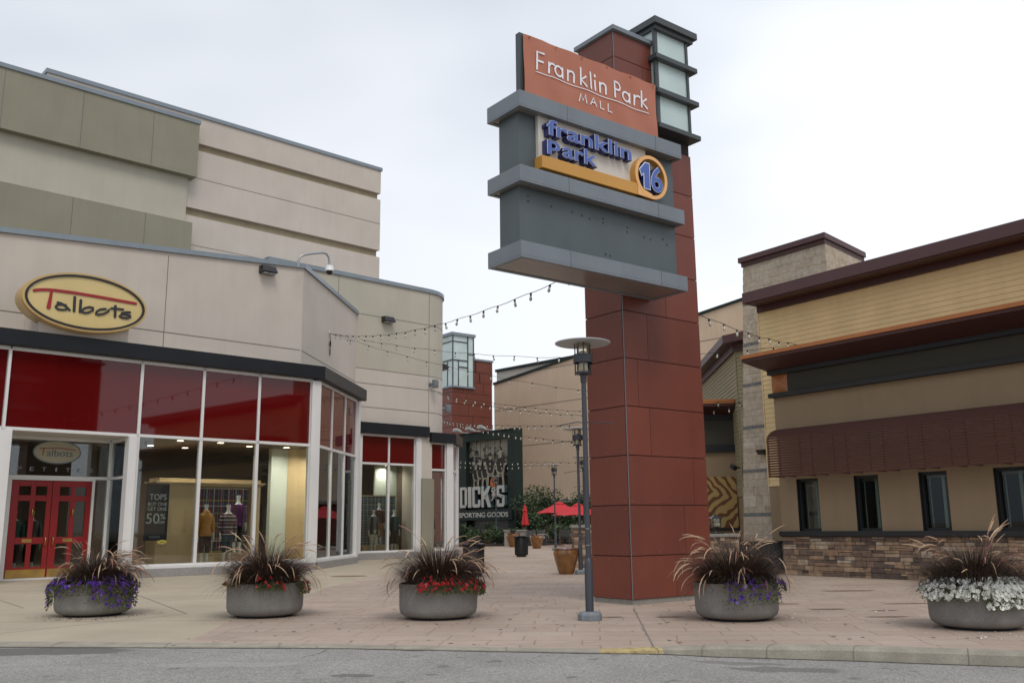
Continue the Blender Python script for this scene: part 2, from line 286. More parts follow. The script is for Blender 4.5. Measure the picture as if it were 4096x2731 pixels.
    bb = n('ShaderNodeBump'); bb.inputs['Strength'].default_value = .6; bb.inputs['Distance'].default_value = .006; l(v.outputs['Distance'], bb.inputs['Height']); l(bb.outputs[0], p.inputs['Normal'])
    m3 = mat('sidewalk_concrete', (.40, .34, .255), .85, var=.09, scale=.9, fine=.10, fscale=45, bump=.25, bscale=120)
    return m, m2, m3
M_stamp, M_asphalt, M_walk = groundmats()

# ------------------------------------------------------------------ mesh helpers
class MB:
    def __init__(s): s.v = []; s.f = []; s.m = []; s.t = []; s.X = Matrix.Identity(4); s.mi = 0; s.tint = .5
    def frame(s, x, y, a=0, z=0): s.X = Matrix.Translation((x, y, z)) @ Matrix.Rotation(a, 4, 'Z'); return s
    def add(s, vs, fs):
        b = len(s.v); s.v += [tuple(s.X @ Vector(p)) for p in vs]
        for f in fs: s.f.append(tuple(b + i for i in f)); s.m.append(s.mi); s.t.append(s.tint)
        return s
    def box(s, x0, x1, y0, y1, z0, z1):
        return s.add([(x0, y0, z0), (x1, y0, z0), (x1, y1, z0), (x0, y1, z0), (x0, y0, z1), (x1, y0, z1), (x1, y1, z1), (x0, y1, z1)],
                     [(0, 3, 2, 1), (4, 5, 6, 7), (0, 1, 5, 4), (1, 2, 6, 5), (2, 3, 7, 6), (3, 0, 4, 7)])
    def wedge(s, x0, x1, y0, y1, zb0, zb1, zt0, zt1):      # box whose bottom/top heights differ at its two ends
        return s.add([(x0, y0, zb0), (x1, y0, zb1), (x1, y1, zb1), (x0, y1, zb0), (x0, y0, zt0), (x1, y0, zt1), (x1, y1, zt1), (x0, y1, zt0)],
                     [(0, 3, 2, 1), (4, 5, 6, 7), (0, 1, 5, 4), (1, 2, 6, 5), (2, 3, 7, 6), (3, 0, 4, 7)])
    def prism(s, poly, z0, z1):                            # polygon in xy, extruded in z
        n = len(poly); vs = [(x, y, z0) for x, y in poly] + [(x, y, z1) for x, y in poly]
        return s.add(vs, [tuple(range(n - 1, -1, -1)), tuple(range(n, 2 * n))] + [(i, (i + 1) % n, n + (i + 1) % n, n + i) for i in range(n)])
    def plate(s, poly, y0, y1):                            # polygon in xz, extruded in y
        n = len(poly); vs = [(x, y0, z) for x, z in poly] + [(x, y1, z) for x, z in poly]
        return s.add(vs, [tuple(range(n)), tuple(range(2 * n - 1, n - 1, -1))] + [((i + 1) % n, i, n + i, n + (i + 1) % n) for i in range(n)])
    def ring(s, cx, cz, ro, ri, y0, y1, seg=40, sx=1, sz=1):
        vs = []
        for i in range(seg):
            a = 2 * PI * i / seg; c, d = math.cos(a), math.sin(a)
            vs += [(cx + ro * c * sx, y0, cz + ro * d * sz), (cx + ri[0] * c if isinstance(ri, tuple) else cx + ri * c * sx, y0, cz + (ri[1] if isinstance(ri, tuple) else ri * sz) * d)]
            vs += [(vs[-2][0], y1, vs[-2][2]), (vs[-1][0], y1, vs[-1][2])]
        fs = []
        for i in range(seg):
            a = 4 * i; b = 4 * ((i + 1) % seg)
            fs += [(a, a + 1, b + 1, b), (a + 2, b + 2, b + 3, a + 3), (a, b, b + 2, a + 2), (a + 1, a + 3, b + 3, b + 1)]
        return s.add(vs, fs)
    def tube(s, pts, r, seg=8, caps=True):
        pts = [Vector(p) for p in pts]; n = len(pts); rs = r if isinstance(r, (list, tuple)) else [r] * n
        vs = []; up = Vector((0, 0, 1)); pu = None
        for i, p in enumerate(pts):
            d = (pts[min(i + 1, n - 1)] - pts[max(i - 1, 0)])
            if d.length < 1e-9: d = Vector((0, 0, 1))
            d.normalize()
            if pu is None: pu = d.orthogonal().normalized()
            pu = (pu - d * pu.dot(d))
            if pu.length < 1e-6: pu = d.orthogonal()
            pu.normalize(); w = d.cross(pu)
            for k in range(seg):
                a = 2 * PI * k / seg; vs.append(p + pu * math.cos(a) * rs[i] + w * math.sin(a) * rs[i])
        fs = [(i * seg + k, i * seg + (k + 1) % seg, (i + 1) * seg + (k + 1) % seg, (i + 1) * seg + k) for i in range(n - 1) for k in range(seg)]
        if caps: fs += [tuple(range(seg - 1, -1, -1)), tuple((n - 1) * seg + k for k in range(seg))]
        return s.add(vs, fs)
    def lathe(s, prof, seg=32, cx=0, cy=0, cap=True):
        vs = [(cx + r * math.cos(2 * PI * k / seg), cy + r * math.sin(2 * PI * k / seg), z) for r, z in prof for k in range(seg)]
        n = len(prof); fs = [(i * seg + k, i * seg + (k + 1) % seg, (i + 1) * seg + (k + 1) % seg, (i + 1) * seg + k) for i in range(n - 1) for k in range(seg)]
        if cap: fs += [tuple(range(seg - 1, -1, -1)), tuple((n - 1) * seg + k for k in range(seg))]
        return s.add(vs, fs)
    def loft(s, rings, seg=14):                            # rings of (cx, cy, z, rx, ry)
        vs = [(cx + rx * math.cos(2 * PI * k / seg), cy + ry * math.sin(2 * PI * k / seg), z) for cx, cy, z, rx, ry in rings for k in range(seg)]
        n = len(rings); fs = [(i * seg + k, i * seg + (k + 1) % seg, (i + 1) * seg + (k + 1) % seg, (i + 1) * seg + k) for i in range(n - 1) for k in range(seg)]
        fs += [tuple(range(seg - 1, -1, -1)), tuple((n - 1) * seg + k for k in range(seg))]
        return s.add(vs, fs)
    def stroke(s, pts, w, y0, y1, round_=True):            # flat stroke in the xz plane, extruded in y
        ws = w if isinstance(w, (list, tuple)) else [w] * len(pts); n = len(pts); Lf = []; Rt = []
        for i in range(n):
            a = pts[max(i - 1, 0)]; b = pts[min(i + 1, n - 1)]; dx, dz = b[0] - a[0], b[1] - a[1]; q = math.hypot(dx, dz) or 1
            nx, nz = -dz / q, dx / q; Lf.append((pts[i][0] + nx * ws[i] / 2, pts[i][1] + nz * ws[i] / 2)); Rt.append((pts[i][0] - nx * ws[i] / 2, pts[i][1] - nz * ws[i] / 2))
        for i in range(n - 1):
            s.plate([Lf[i], Rt[i], Rt[i + 1], Lf[i + 1]], y0, y1)
        if round_:
            for i in range(n):
                e = .0004 * (i % 2 + 1)
                s.plate([(pts[i][0] + ws[i] / 2 * math.cos(k * PI / 6), pts[i][1] + ws[i] / 2 * math.sin(k * PI / 6)) for k in range(12)][::-1], y0 - e, y1)
        return s
    def build(s, name, mats, parent=None, smooth=False, bevel=0, loc=None):
        me = bpy.data.meshes.new(name); me.from_pydata(s.v, [], s.f)
        if not isinstance(mats, (list, tuple)): mats = [mats]
        for m in mats: me.materials.append(m)
        if len(mats) > 1: me.polygons.foreach_set('material_index', s.m)
        if any(abs(x - .5) > 1e-6 for x in s.t):
            at = me.attributes.new('tint', 'FLOAT', 'FACE'); at.data.foreach_set('value', s.t)
        if smooth: me.shade_smooth() if hasattr(me, 'shade_smooth') else me.polygons.foreach_set('use_smooth', [True] * len(me.polygons))
        me.update(); o = bpy.data.objects.new(name, me); col.objects.link(o)
        if parent: o.parent = parent
        if loc: o.location = loc
        if smooth == 'auto':
            pass
        if bevel:
            b = o.modifiers.new('bevel', 'BEVEL'); b.width = bevel; b.segments = 2; b.limit_method = 'ANGLE'; b.angle_limit = R_(40)
        return o
def edge_smooth(o, ang=35):
    me = o.data; bm = bmesh.new(); bm.from_mesh(me)
    for e in bm.edges:
        e.smooth = len(e.link_faces) == 2 and e.calc_face_angle(9) < R_(ang)
    for f in bm.faces: f.smooth = True
    bm.to_mesh(me); bm.free(); return o
def tag(o, label=None, cat=None, group=None, kind=None):
    if label: o['label'] = label
    if cat: o['category'] = cat
    if group: o['group'] = group
    if kind: o['kind'] = kind
    return o
def thing(name, label, cat, loc=(0, 0, 0), rz=0, group=None):
    o = bpy.data.objects.new(name, None); col.objects.link(o); o.location = loc; o.rotation_euler = (0, 0, rz); o.empty_display_size = .2
    return tag(o, label, cat, group)
def dup(root, loc=None, rz=None, label=None, group=None, scale=None):
    def cp(o, par):
        c = o.copy(); col.objects.link(c); c.parent = par
        for ch in [x for x in children[o.name]]: cp(ch, c)
        return c
    children = {}
    for o in bpy.data.objects: children.setdefault(o.name, [])
    for o in bpy.data.objects:
        if o.parent: children[o.parent.name].append(o)
    r = cp(root, None)
    if loc is not None: r.location = loc
    if rz is not None: r.rotation_euler = (0, 0, rz)
    if scale: r.scale = scale
    if label: r['label'] = label
    if group: r['group'] = group
    return r
FONT_CACHE = {}
def text_mesh(txt, offset=0.0):
    k = (txt, offset)
    if k in FONT_CACHE: return FONT_CACHE[k]
    cu = bpy.data.curves.new('txt', 'FONT'); cu.body = txt; cu.size = 1; cu.offset = offset; cu.resolution_u = 4; cu.fill_mode = 'FRONT' if False else 'BOTH'
    o = bpy.data.objects.new('txt', cu); col.objects.link(o); dg = bpy.context.evaluated_depsgraph_get(); dg.update()
    me = bpy.data.meshes.new_from_object(o.evaluated_get(dg)); bpy.data.objects.remove(o); bpy.data.curves.remove(cu)
    vs = [tuple(v.co) for v in me.vertices]; fs = [tuple(p.vertices) for p in me.polygons]
    ed = {}
    for f in fs:
        for i in range(len(f)):
            a, b = f[i], f[(i + 1) % len(f)]
            ed[(a, b)] = 1
    bd = [(a, b) for (a, b) in ed if (b, a) not in ed]
    bpy.data.meshes.remove(me); FONT_CACHE[k] = (vs, fs, bd); return FONT_CACHE[k]
def add_text(mb, txt, u0, u1, z0, z1, yf, yb, offset=0.0, ref=None, shear=0.0, drop=0.0):
    """text filling u0..u1, z0..z1 (box of `ref` or of itself), front face at yf, back at yb"""
    vs, fs, bd = text_mesh(txt, offset); rv = text_mesh(ref or txt, 0.0)[0]
    x0 = min(v[0] for v in rv); x1 = max(v[0] for v in rv); y0 = min(v[1] for v in rv); y1 = max(v[1] for v in rv)
    def mp_(v): t_ = (v[1] - y0) / (y1 - y0); return (u0 + (v[0] - x0) / (x1 - x0) * (u1 - u0) + shear * (t_ - .5), z0 + t_ * (z1 - z0) + drop * (v[0] - x0) / (x1 - x0))
    P = [mp_(v) for v in vs]; n = len(P)
    allv = [(x, yf, z) for x, z in P] + [(x, yb, z) for x, z in P]
    F = [f for f in fs] + [(b, a, n + a, n + b) for a, b in bd]
    mb.add(allv, F)

rnd = random.Random(7)

# ------------------------------------------------------------------ ground
def sheet(name, poly, z, m, kind='structure'):
    mb = MB(); n = len(poly); mb.add([(x, y, z) for x, y in poly], [tuple(range(n))]); return tag(mb.build(name, m), kind=kind)
# kerb line, left (flush) to right (raised)
kb = [(-60, 20.3, 0), (-6.02, 11.24, 0), (-3.72, 10.88, 0), (-2.03, 10.60, 0), (-.33, 10.22, 0), (.86, 9.96, 0), (1.45, 10.06, 0), (2.25, 10.24, 0), (3.43, 10.05, 0), (4.97, 9.47, 0), (8.5, 7.9, 0), (40, -8, 0)]
kf = [(-60, 20.0, -.012), (-6.0, 10.84, -.012), (-3.66, 10.56, -.012), (-2.0, 10.36, -.012), (-.32, 9.98, -.012), (.85, 9.74, -.015), (1.52, 9.90, -.05), (2.10, 10.02, -.10), (3.30, 9.88, -.128), (4.92, 9.30, -.13), (8.3, 7.65, -.13), (39.5, -8.3, -.13)]
mb = MB()
zs = [p[2] for p in kf]
fr = [(x, y, z) for x, y, z in kf] + [(60, -20, -.13), (60, -60, -.13), (-80, -60, -.012)]
mb.add(fr, [tuple(range(len(fr)))])
rm = MB()
rv = []; 
for (x, y, z) in kf: rv.append((x, y, z))
for i, (x, y, z) in enumerate(kf): rv.append((x * (1 if abs(x) < 30 else 1), -60, z))
n = len(kf); rm.add(rv, [(i, n + i, n + i + 1, i + 1) for i in range(n - 1)])
tag(rm.build('road', M_asphalt), kind='structure')
# kerb stones
cm = MB(); yl = MB()
prof_t = [(0.0, .0), (.55, .002), (.82, -.012)]
def lerp(a, b, t): return a + (b - a) * t
def kerb_rows(i):
    b, f = kb[i], kf[i]; rows = []
    rows.append((b[0], b[1], .004)); rows.append((lerp(b[0], f[0], .5), lerp(b[1], f[1], .5), .006)); rows.append((lerp(b[0], f[0], .80), lerp(b[1], f[1], .80), .0 if f[2] < -.03 else .003))
    rows.append((lerp(b[0], f[0], .93), lerp(b[1], f[1], .93), min(-.014, f[2] * .25) if f[2] < -.03 else .0)); rows.append((f[0], f[1], f[2] - .02)); return rows
for i in range(len(kb) - 1):
    a, b = kerb_rows(i), kerb_rows(i + 1)
    tgt = yl if i in (5, 4) and i == 5 else cm
    for k in range(4): tgt.add([a[k], a[k + 1], b[k + 1], b[k]], [(0, 1, 2, 3)])
ko = cm.build('kerb', M_curb); tag(ko, kind='structure'); edge_smooth(ko, 22)
ky = yl.build('painted_kerb', M_yellow); tag(ky, kind='structure')
# pavement sheets
BND = [(-3.72, 10.88), (-4.0, 13.51), (-3.99, 18.04), (-4.02, 20.86), (-3.9, 23.82), (-3.5, 27.0), (-2.9, 34.0), (-2.9, 40), (-2.9, 44)]
sheet('sidewalk', [p[:2] for p in kb[:2]] + BND + [(-60, 60)], .0, M_walk)
sheet('plaza', [(x, y) for x, y in BND[::-1]] + [p[:2] for p in kb[3:]] + [(400, -8), (400, 400), (-300, 400), (-60, 60)], .0, M_stamp)
# ground below everything, to the horizon
sheet('ground', [(-900, -900), (900, -900), (900, 900), (-900, 900)], -.30, M_walk)
# control joints scored in the sidewalk
jm = MB()
def joint(a, b, w=.014, z=.004):
    dx, dy = b[0] - a[0], b[1] - a[1]; q = math.hypot(dx, dy); nx, ny = -dy / q * w / 2, dx / q * w / 2
    jm.add([(a[0] - nx, a[1] - ny, z), (b[0] - nx, b[1] - ny, z), (b[0] + nx, b[1] + ny, z), (a[0] + nx, a[1] + ny, z)], [(0, 1, 2, 3)])
joint((-6.9, 11.38), (-5.0, 14.6)); joint((-5.0, 14.6), (-10.6, 24.4)); joint((-14.5, 13.9), (-4.0, 13.5)); joint((-16, 18.8), (-4.0, 17.5)); joint((-14, 22.2), (-4.0, 21.0)); joint((-10.5, 11.95), (-8.2, 16)); joint((-8.2, 16), (-12, 21))
joint((1.80, 14.6), (1.44, 10.1), .018)
tag(jm.build('pavement_joints', M_joint), kind='structure')
# rust-brown marks on the plaza
sm = MB()
for x, y, rx, ry in ((1.35, 13.3, .15, .05), (2.12, 13.22, .20, .06), (2.75, 13.05, .22, .08), (3.0, 15.0, .3, .1), (5.0, 12.9, .3, .06), (4.6, 14.1, .25, .07), (4.2, 15.1, .3, .06), (6.1, 14.9, .4, .07), (5.3, 13.8, .2, .05), (-4.4, 25.2, .5, .3), (6.2, 17.8, .5, .12)):
    k = 18; sm.add([(x + rx * (1 + rnd.uniform(-.2, .2)) * math.cos(2 * PI * i / k), y + ry * (1 + rnd.uniform(-.2, .2)) * math.sin(2 * PI * i / k), .005) for i in range(k)], [tuple(range(k))])
tag(sm.build('ground_stains', M_rust), kind='structure')
gm = MB()
for i in range(260):
    x, y = rnd.uniform(-4.2, 8), 10.4 + 22 * rnd.random() ** 1.6
    if x > -4 and y > kb[5][1] + .2:
        q = rnd.uniform(.010, .028); gm.add([(x + q * math.cos(k * PI / 4), y + q * math.sin(k * PI / 4), .0045) for k in range(8)], [tuple(range(8))])
tag(gm.build('gum_spots', mat('gum_dark', (.13, .10, .085), .9)), kind='stuff')
rc = MB()
def crack(x, y, dx, dy, n, w=.010, zf=None):
    pts = [(x, y)]
    for i in range(n): x += dx + rnd.gauss(0, .05); y += dy + rnd.gauss(0, .03); pts.append((x, y))
    for i in range(n):
        (ax, ay), (bx, by) = pts[i], pts[i + 1]; q = math.hypot(bx - ax, by - ay) or 1; nx, ny = -(by - ay) / q * w / 2, (bx - ax) / q * w / 2
        za = road_z(ax) + .004; zb_ = road_z(bx) + .004
        rc.add([(ax - nx, ay - ny, za), (bx - nx, by - ny, zb_), (bx + nx, by + ny, zb_), (ax + nx, ay + ny, za)], [(0, 1, 2, 3)])
def road_z(x):
    for i in range(len(kf) - 1):
        if kf[i][0] <= x <= kf[i + 1][0]: t_ = (x - kf[i][0]) / (kf[i + 1][0] - kf[i][0]); return lerp(kf[i][2], kf[i + 1][2], t_)
    return -.13
crack(-2.0, 10.25, -.05, -.12, 4); crack(1.6, 9.8, .05, -.09, 3); crack(-1.9, 8.3, .16, .02, 5, .007); crack(2.6, 8.4, .2, -.02, 7, .007); crack(-5.5, 9.2, .2, .03, 8, .007)
tag(rc.build('road_cracks', M_joint), kind='structure')
gg = MB()  # narrow dark strip of uneven width along the foot of the kerb
for i in range(1, len(kf) - 2):
    for q in range(4):
        t0_, t1_ = q / 4, (q + 1) / 4; a_, c_ = kf[i], kf[i + 1]; p0 = [lerp(a_[k], c_[k], t0_) for k in range(3)]; p1 = [lerp(a_[k], c_[k], t1_) for k in range(3)]; w0, w1 = rnd.uniform(.02, .06), rnd.uniform(.02, .06)
        gg.add([(p0[0], p0[1] - w0, p0[2] + .004), (p1[0], p1[1] - w1, p1[2] + .004), (p1[0], p1[1] + .01, p1[2] + .004), (p0[0], p0[1] + .01, p0[2] + .004)], [(0, 1, 2, 3)])
tag(gg.build('gutter_strip', mat('gutter_strip', (.10, .09, .075), .95, var=.3, scale=9)), kind='stuff')
kj = MB()
for x in (-5.2, -3.9, -2.6, -1.3, -.1, 1.40, 2.0, 2.72, 3.55, 4.5):
    for i in range(len(kb) - 1):
        if kb[i][0] <= x <= kb[i + 1][0]:
            t_ = (x - kb[i][0]) / (kb[i + 1][0] - kb[i][0]); A_, B_ = kerb_rows(i), kerb_rows(i + 1); P_ = [tuple(lerp(A_[k][m], B_[k][m], t_) for m in range(3)) for k in range(5)]
            for k in range(4): kj.add([(P_[k][0] - .005, P_[k][1] - .003, P_[k][2] + .003), (P_[k + 1][0] - .005, P_[k + 1][1] - .004, P_[k + 1][2] + .003), (P_[k + 1][0] + .005, P_[k + 1][1] - .004, P_[k + 1][2] + .003), (P_[k][0] + .005, P_[k][1] - .003, P_[k][2] + .003)], [(0, 1, 2, 3)])
tag(kj.build('kerb_joints', M_joint), kind='structure')
# fallen petals and plant litter
lm = MB()
def petal(mb, x, y, s, z=.006):
    a = rnd.uniform(0, 6.28); mb.tint = rnd.random()
    mb.add([(x + s * math.cos(a + k * PI / 2) * (1 if k % 2 else .6), y + s * math.sin(a + k * PI / 2) * (1 if k % 2 else .6), z + rnd.uniform(0, .01)) for k in range(4)], [(0, 1, 2, 3)])
for i in range(150):
    a = rnd.gauss(-1.1, .8); r = .6 + abs(rnd.gauss(0, .25)); petal(lm, -6.35 + r * math.cos(a), 14.55 + r * math.sin(a), rnd.uniform(.008, .022))
for (cx, cy, k) in ((2.97, 12.9, 26), (-1.05, 13.5, 14), (-3.65, 14.1, 10)):
    for i in range(k):
        a = rnd.uniform(-3.0, -.1); r = .6 + abs(rnd.gauss(0, .3)); petal(lm, cx + r * math.cos(a), cy + r * math.sin(a), rnd.uniform(.008, .02))
tag(lm.build('fallen_plant_litter', M_leaflitter), kind='stuff')
lm = MB()
for i in range(46):
    petal(lm, rnd.uniform(3.6, 6.6), rnd.uniform(10.3, 14.5), rnd.uniform(.012, .028), .008)
for i in range(20): petal(lm, 5.5 + rnd.gauss(0, .5), 10.7 + rnd.gauss(0, .15), .02, .008)
tag(lm.build('fallen_white_petals', M_pwhite), kind='stuff')

# ------------------------------------------------------------------ clothing store (left)
SA, SROT = (-9.9639, 25.7850), R_(42.664)
store = thing('clothing_store', 'cream stucco clothing store with red panels above white framed windows and red double doors', 'store', (*SA, 0), SROT)
A1 = R_(42.05)
def walls():
    w = MB()
    # front wall above the shop fascia, its coping line rises to the right
    z = lambda u: 9.89 + (u - 5.25) * .0729
    w.mi = 0
    w.wedge(-16, 5.197, 1.317, 1.9, 6.3, 6.3, z(-16), z(5.197))
    w.box(-16, 5.2, .1, 1.33, 6.20, 6.3)
    w.frame(5.197, 1.317, R_(42.05)); w.box(0, 7.0, 0, .5, 6.3, 9.9); w.X = Matrix.Identity(4)
    w.frame(5.2, 0, A1); w.box(.05, 6.0, .1, 1.4, 6.2, 6.3); w.X = Matrix.Identity(4)
    # rear block with rounded corner
    ox, oy = 10.673, 5.985; w.frame(ox, oy)
    w.mi = 1
    def arcwall(z0, z1, proud=0):
        pts = [(-4.33, -proud), (3.4, -proud)] + [(3.4 + (1.65 + proud) * math.sin(a), 1.65 - (1.65 + proud) * math.cos(a)) for a in [R_(90) * k / 12 for k in range(1, 13)]] + [(5.05 + proud, 14), (-4.33, 14)]
        w.prism(pts, z0, z1)
    arcwall(7.67, 11.42); w.mi = 0; arcwall(5.2, 7.67)
    w.box(2.82, 3.4, .0, 1, 0, 5.2)
    pts = [(3.4, 0)] + [(3.4 + 1.65 * math.sin(a), 1.65 - 1.65 * math.cos(a)) for a in [R_(90) * k / 12 for k in range(1, 13)]] + [(5.05, 6), (3.4, 6)]
    w.box(3.4, 3.64, .0, 1, 0, 5.2)
    w.X = Matrix.Identity(4)
    o = w.build('wall', [M_cream, M_olivec], store)
    # scored joints
    j = MB(); 
    j.box(-16, 5.15, 1.311, 1.32, 7.06, 7.085); j.box(.555, .575, 1.311, 1.32, 6.33, 9.45); j.box(-4.6, -4.58, 1.311, 1.32, 6.33, 9.1)
    j.frame(5.197, 1.317, A1); j.box(.05, 7.0, -.006, .003, 7.06, 7.085)
    j.frame(ox, oy)
    for zz in (6.08, 7.05, 7.66, 9.93):
        j.box(-3, 3.4, -.006, .003, zz, zz + .025)
        pp = [(3.4 + 1.656 * math.sin(a), 1.65 - 1.656 * math.cos(a)) for a in [R_(90) * k / 12 for k in range(0, 13)]]
        for k in range(12): j.add([(pp[k][0], pp[k][1], zz), (pp[k + 1][0], pp[k + 1][1], zz), (pp[k + 1][0], pp[k + 1][1], zz + .025), (pp[k][0], pp[k][1], zz + .025)], [(0, 1, 2, 3)])
    j.box(-1.21, -1.19, -.006, .003, 9.95, 11.4); j.box(3.44, 3.46, -.004, .003, 5.5, 11.4)
    j.build('wall_joint', M_joint, store)
    c = MB()
    c.wedge(-16, 5.23, 1.24, 1.95, z(-16), z(5.23), z(-16) + .15, z(5.23) + .15)
    c.frame(5.197, 1.317, A1); c.box(-.02, 7.0, -.075, .55, 9.88, 10.03); c.frame(ox, oy)
    c.X = c.X
    pts = [(-4.4, -.07), (3.4, -.07)] + [(3.4 + 1.72 * math.sin(a), 1.65 - 1.72 * math.cos(a)) for a in [R_(90) * k / 12 for k in range(1, 13)]] + [(5.12, 14), (-4.4, 14)]
    c.prism(pts, 11.40, 11.57)
    c.build('coping', M_cap, store)
    # pilaster stub between second and third shop bays
    p = MB().frame(ox, oy); p.box(3.06, 3.60, -.10, .4, 0, 3.27); p.box(3.60, 3.75, -.02, .5, 0, 3.25)
    p.build('pilaster', M_olive, store)
walls()
def shopfront(ox, oy, ang, us, zs, y=.12, post=None, base=(0, 0), name='window'):
    """bays between mullion positions us; zs = (sill, transom, head)"""
    z0, z1, z2 = zs
    for i in range(len(us) - 1):
        a, b = us[i], us[i + 1]
        g = MB().frame(ox, oy, ang); g.box(a + .03, b - .03, y, y + .012, z0 + .03, z1 - .03)
        w = g.build('window', M_glass, store)
        f = MB().frame(ox, oy, ang)
        f.box(a - .045, a + .045, y - .05, y + .09, z0, z1 - .04); f.box(a + .045, b - .045, y - .045, y + .08, z0, z0 + .07); f.box(a - .045, b + .045, y - .055, y + .08, z1 - .04, z1 + .04)
        if i == len(us) - 2: f.box(b - .045, b + .045, y - .05, y + .09, z0, z1 - .04)
        f.build('frame', M_white, w)
        s = MB().frame(ox, oy, ang); s.box(a + .04, b - .04, y, y + .03, z1 + .04, z2)
        s_ = s.build('spandrel_panel', M_spandrel, store)
        f = MB().frame(ox, oy, ang); f.box(a - .04, a + .04, y - .045, y + .06, z1 + .04, z2 + .0); 
        if i == len(us) - 2: f.box(b - .04, b + .04, y - .045, y + .06, z1 + .04, z2)
        f.box(a - .04, b + .04, y - .05, y + .07, z2, z2 + .09)
        f.build('frame', M_white, s_)
shopfront(0, 0, 0, [-.45, 1.36, 3.13, 4.93], (.27, 3.82, 5.82))
shopfront(5.2, 0, A1, [.08, 1.70, 3.30, 4.80], (.27, 3.82, 5.82))
shopfront(10.673, 5.985, 0, [.10, 1.47, 2.80], (.27, 3.82, 4.93))
shopfront(10.673, 5.985, 0, [3.66, 4.46], (.27, 3.66, 4.76))
shopfront(10.673 + 4.80, 5.985, A1, [.1, .80, 1.5], (.27, 3.66, 4.76))
def shop_trim():
    S0f, S1f, S2f, S3f, S4f = (0, 0, 0), (5.2, 0, A1), (10.673, 5.985, 0), (10.673, 5.985, 0), (10.673 + 4.80, 5.985, A1)
    for fr_, bxs in ((S0f, [(-.5, 5.2, -.02, .35, 0, .22)]), (S1f, [(.24, 5.1, -.0, .35, 0, .22)]), (S2f, [(-.6, 3.06, -.02, .3, 0, .26)]), (S3f, [(3.62, 4.80, -.02, .3, 0, .26)]), (S4f, [(.2, 1.70, 0, .3, 0, .26)])):
        f = MB().frame(*fr_)
        for q in bxs: f.box(*q)
        f.build('granite_base', M_granite, store, bevel=.008)
    for fr_, nm, bxs in ((S0f, 'sill', [(-.7, 4.90, .02, .26, .22, .30)]), (S0f, 'corner_post', [(4.90, 5.21, -.02, .2, .22, 5.86)]), (S1f, 'sill', [(.1, 4.83, .02, .24, .22, .30)]), (S1f, 'corner_post', [(.0, .1, .0, .2, .22, 5.85)]), (S1f, 'corner_post', [(4.83, 5.08, .0, .25, .22, 5.86)]), (S1f, 'side_wall', [(4.95, 5.05, .25, 3.2, .0, 6.2)]),
        (S2f, 'sill', [(.1, 2.8, .02, .24, .26, .32)]), (S2f, 'corner_post', [(2.80, 3.08, -.02, .3, .26, 4.98)]), (S2f, 'corner_post', [(-.03, .10, -.02, .2, .22, 4.98)]), (S3f, 'corner_post', [(4.45, 4.80, -.02, .2, .26, 4.82)]), (S3f, 'sill', [(3.64, 4.45, .02, .24, .26, .32)]), (S4f, 'sill', [(0.1, 1.5, .02, .2, .26, .32)]), (S4f, 'corner_post', [(1.5, 1.68, .0, .2, .26, 4.82)]),
        (S0f, 'entrance_post', [(-3.93, -3.64, -.02, .3, 0, 3.78)]), (S0f, 'entrance_post', [(-.72, -.50, -.02, .3, 0, 3.78)]), (S0f, 'sill', [(-16, -3.94, .05, .25, 0, .3)]), (S0f, 'mullion', [(-3.875, -3.805, .02, .25, 3.8, 5.84)])):
        f = MB().frame(*fr_)
        for q in bxs: f.box(*q)
        f.build(nm, M_white, store, bevel=.006)
    # black fascias
    e = .16
    def fas(name, pts_out, z0, z1):
        m_ = MB(); m_.prism(pts_out, z0, z1); return m_.build(name, M_fascia, store, bevel=.01)
    k = e * math.tan(A1 / 2)
    c, s = math.cos(A1), math.sin(A1)
    P1 = (5.2 + k, -e); L1 = 5.1 + .2
    P2 = (5.2 + L1 * c + e * s, L1 * s - e * c)
    q2 = (5.2 + L1 * c - .9 * s, L1 * s + .9 * c); q1 = (5.2 - .9 * math.tan(A1 / 2), .9)
    fas('fascia', [(-16, -e), P1, P2, q2, q1, (-16, .9)], 5.92, 6.33)
    ox, oy = 10.673, 5.985
    fas('fascia', [(ox - .6, oy - e), (ox + 3.41, oy - e), (ox + 3.41, oy + .5), (ox - .6, oy + .5)], 5.02, 5.46)
    R0 = (ox + 4.80 + k, oy - e); R1 = (ox + 4.80 + 1.9 * c + e * s, oy + 1.9 * s - e * c)
    fas('fascia', [(ox + 3.50, oy - e), R0, R1, (R1[0] - 1.2, R1[1] + 2.6), (ox + 3.50, oy + 4)], 4.82, 5.24)
shop_trim()
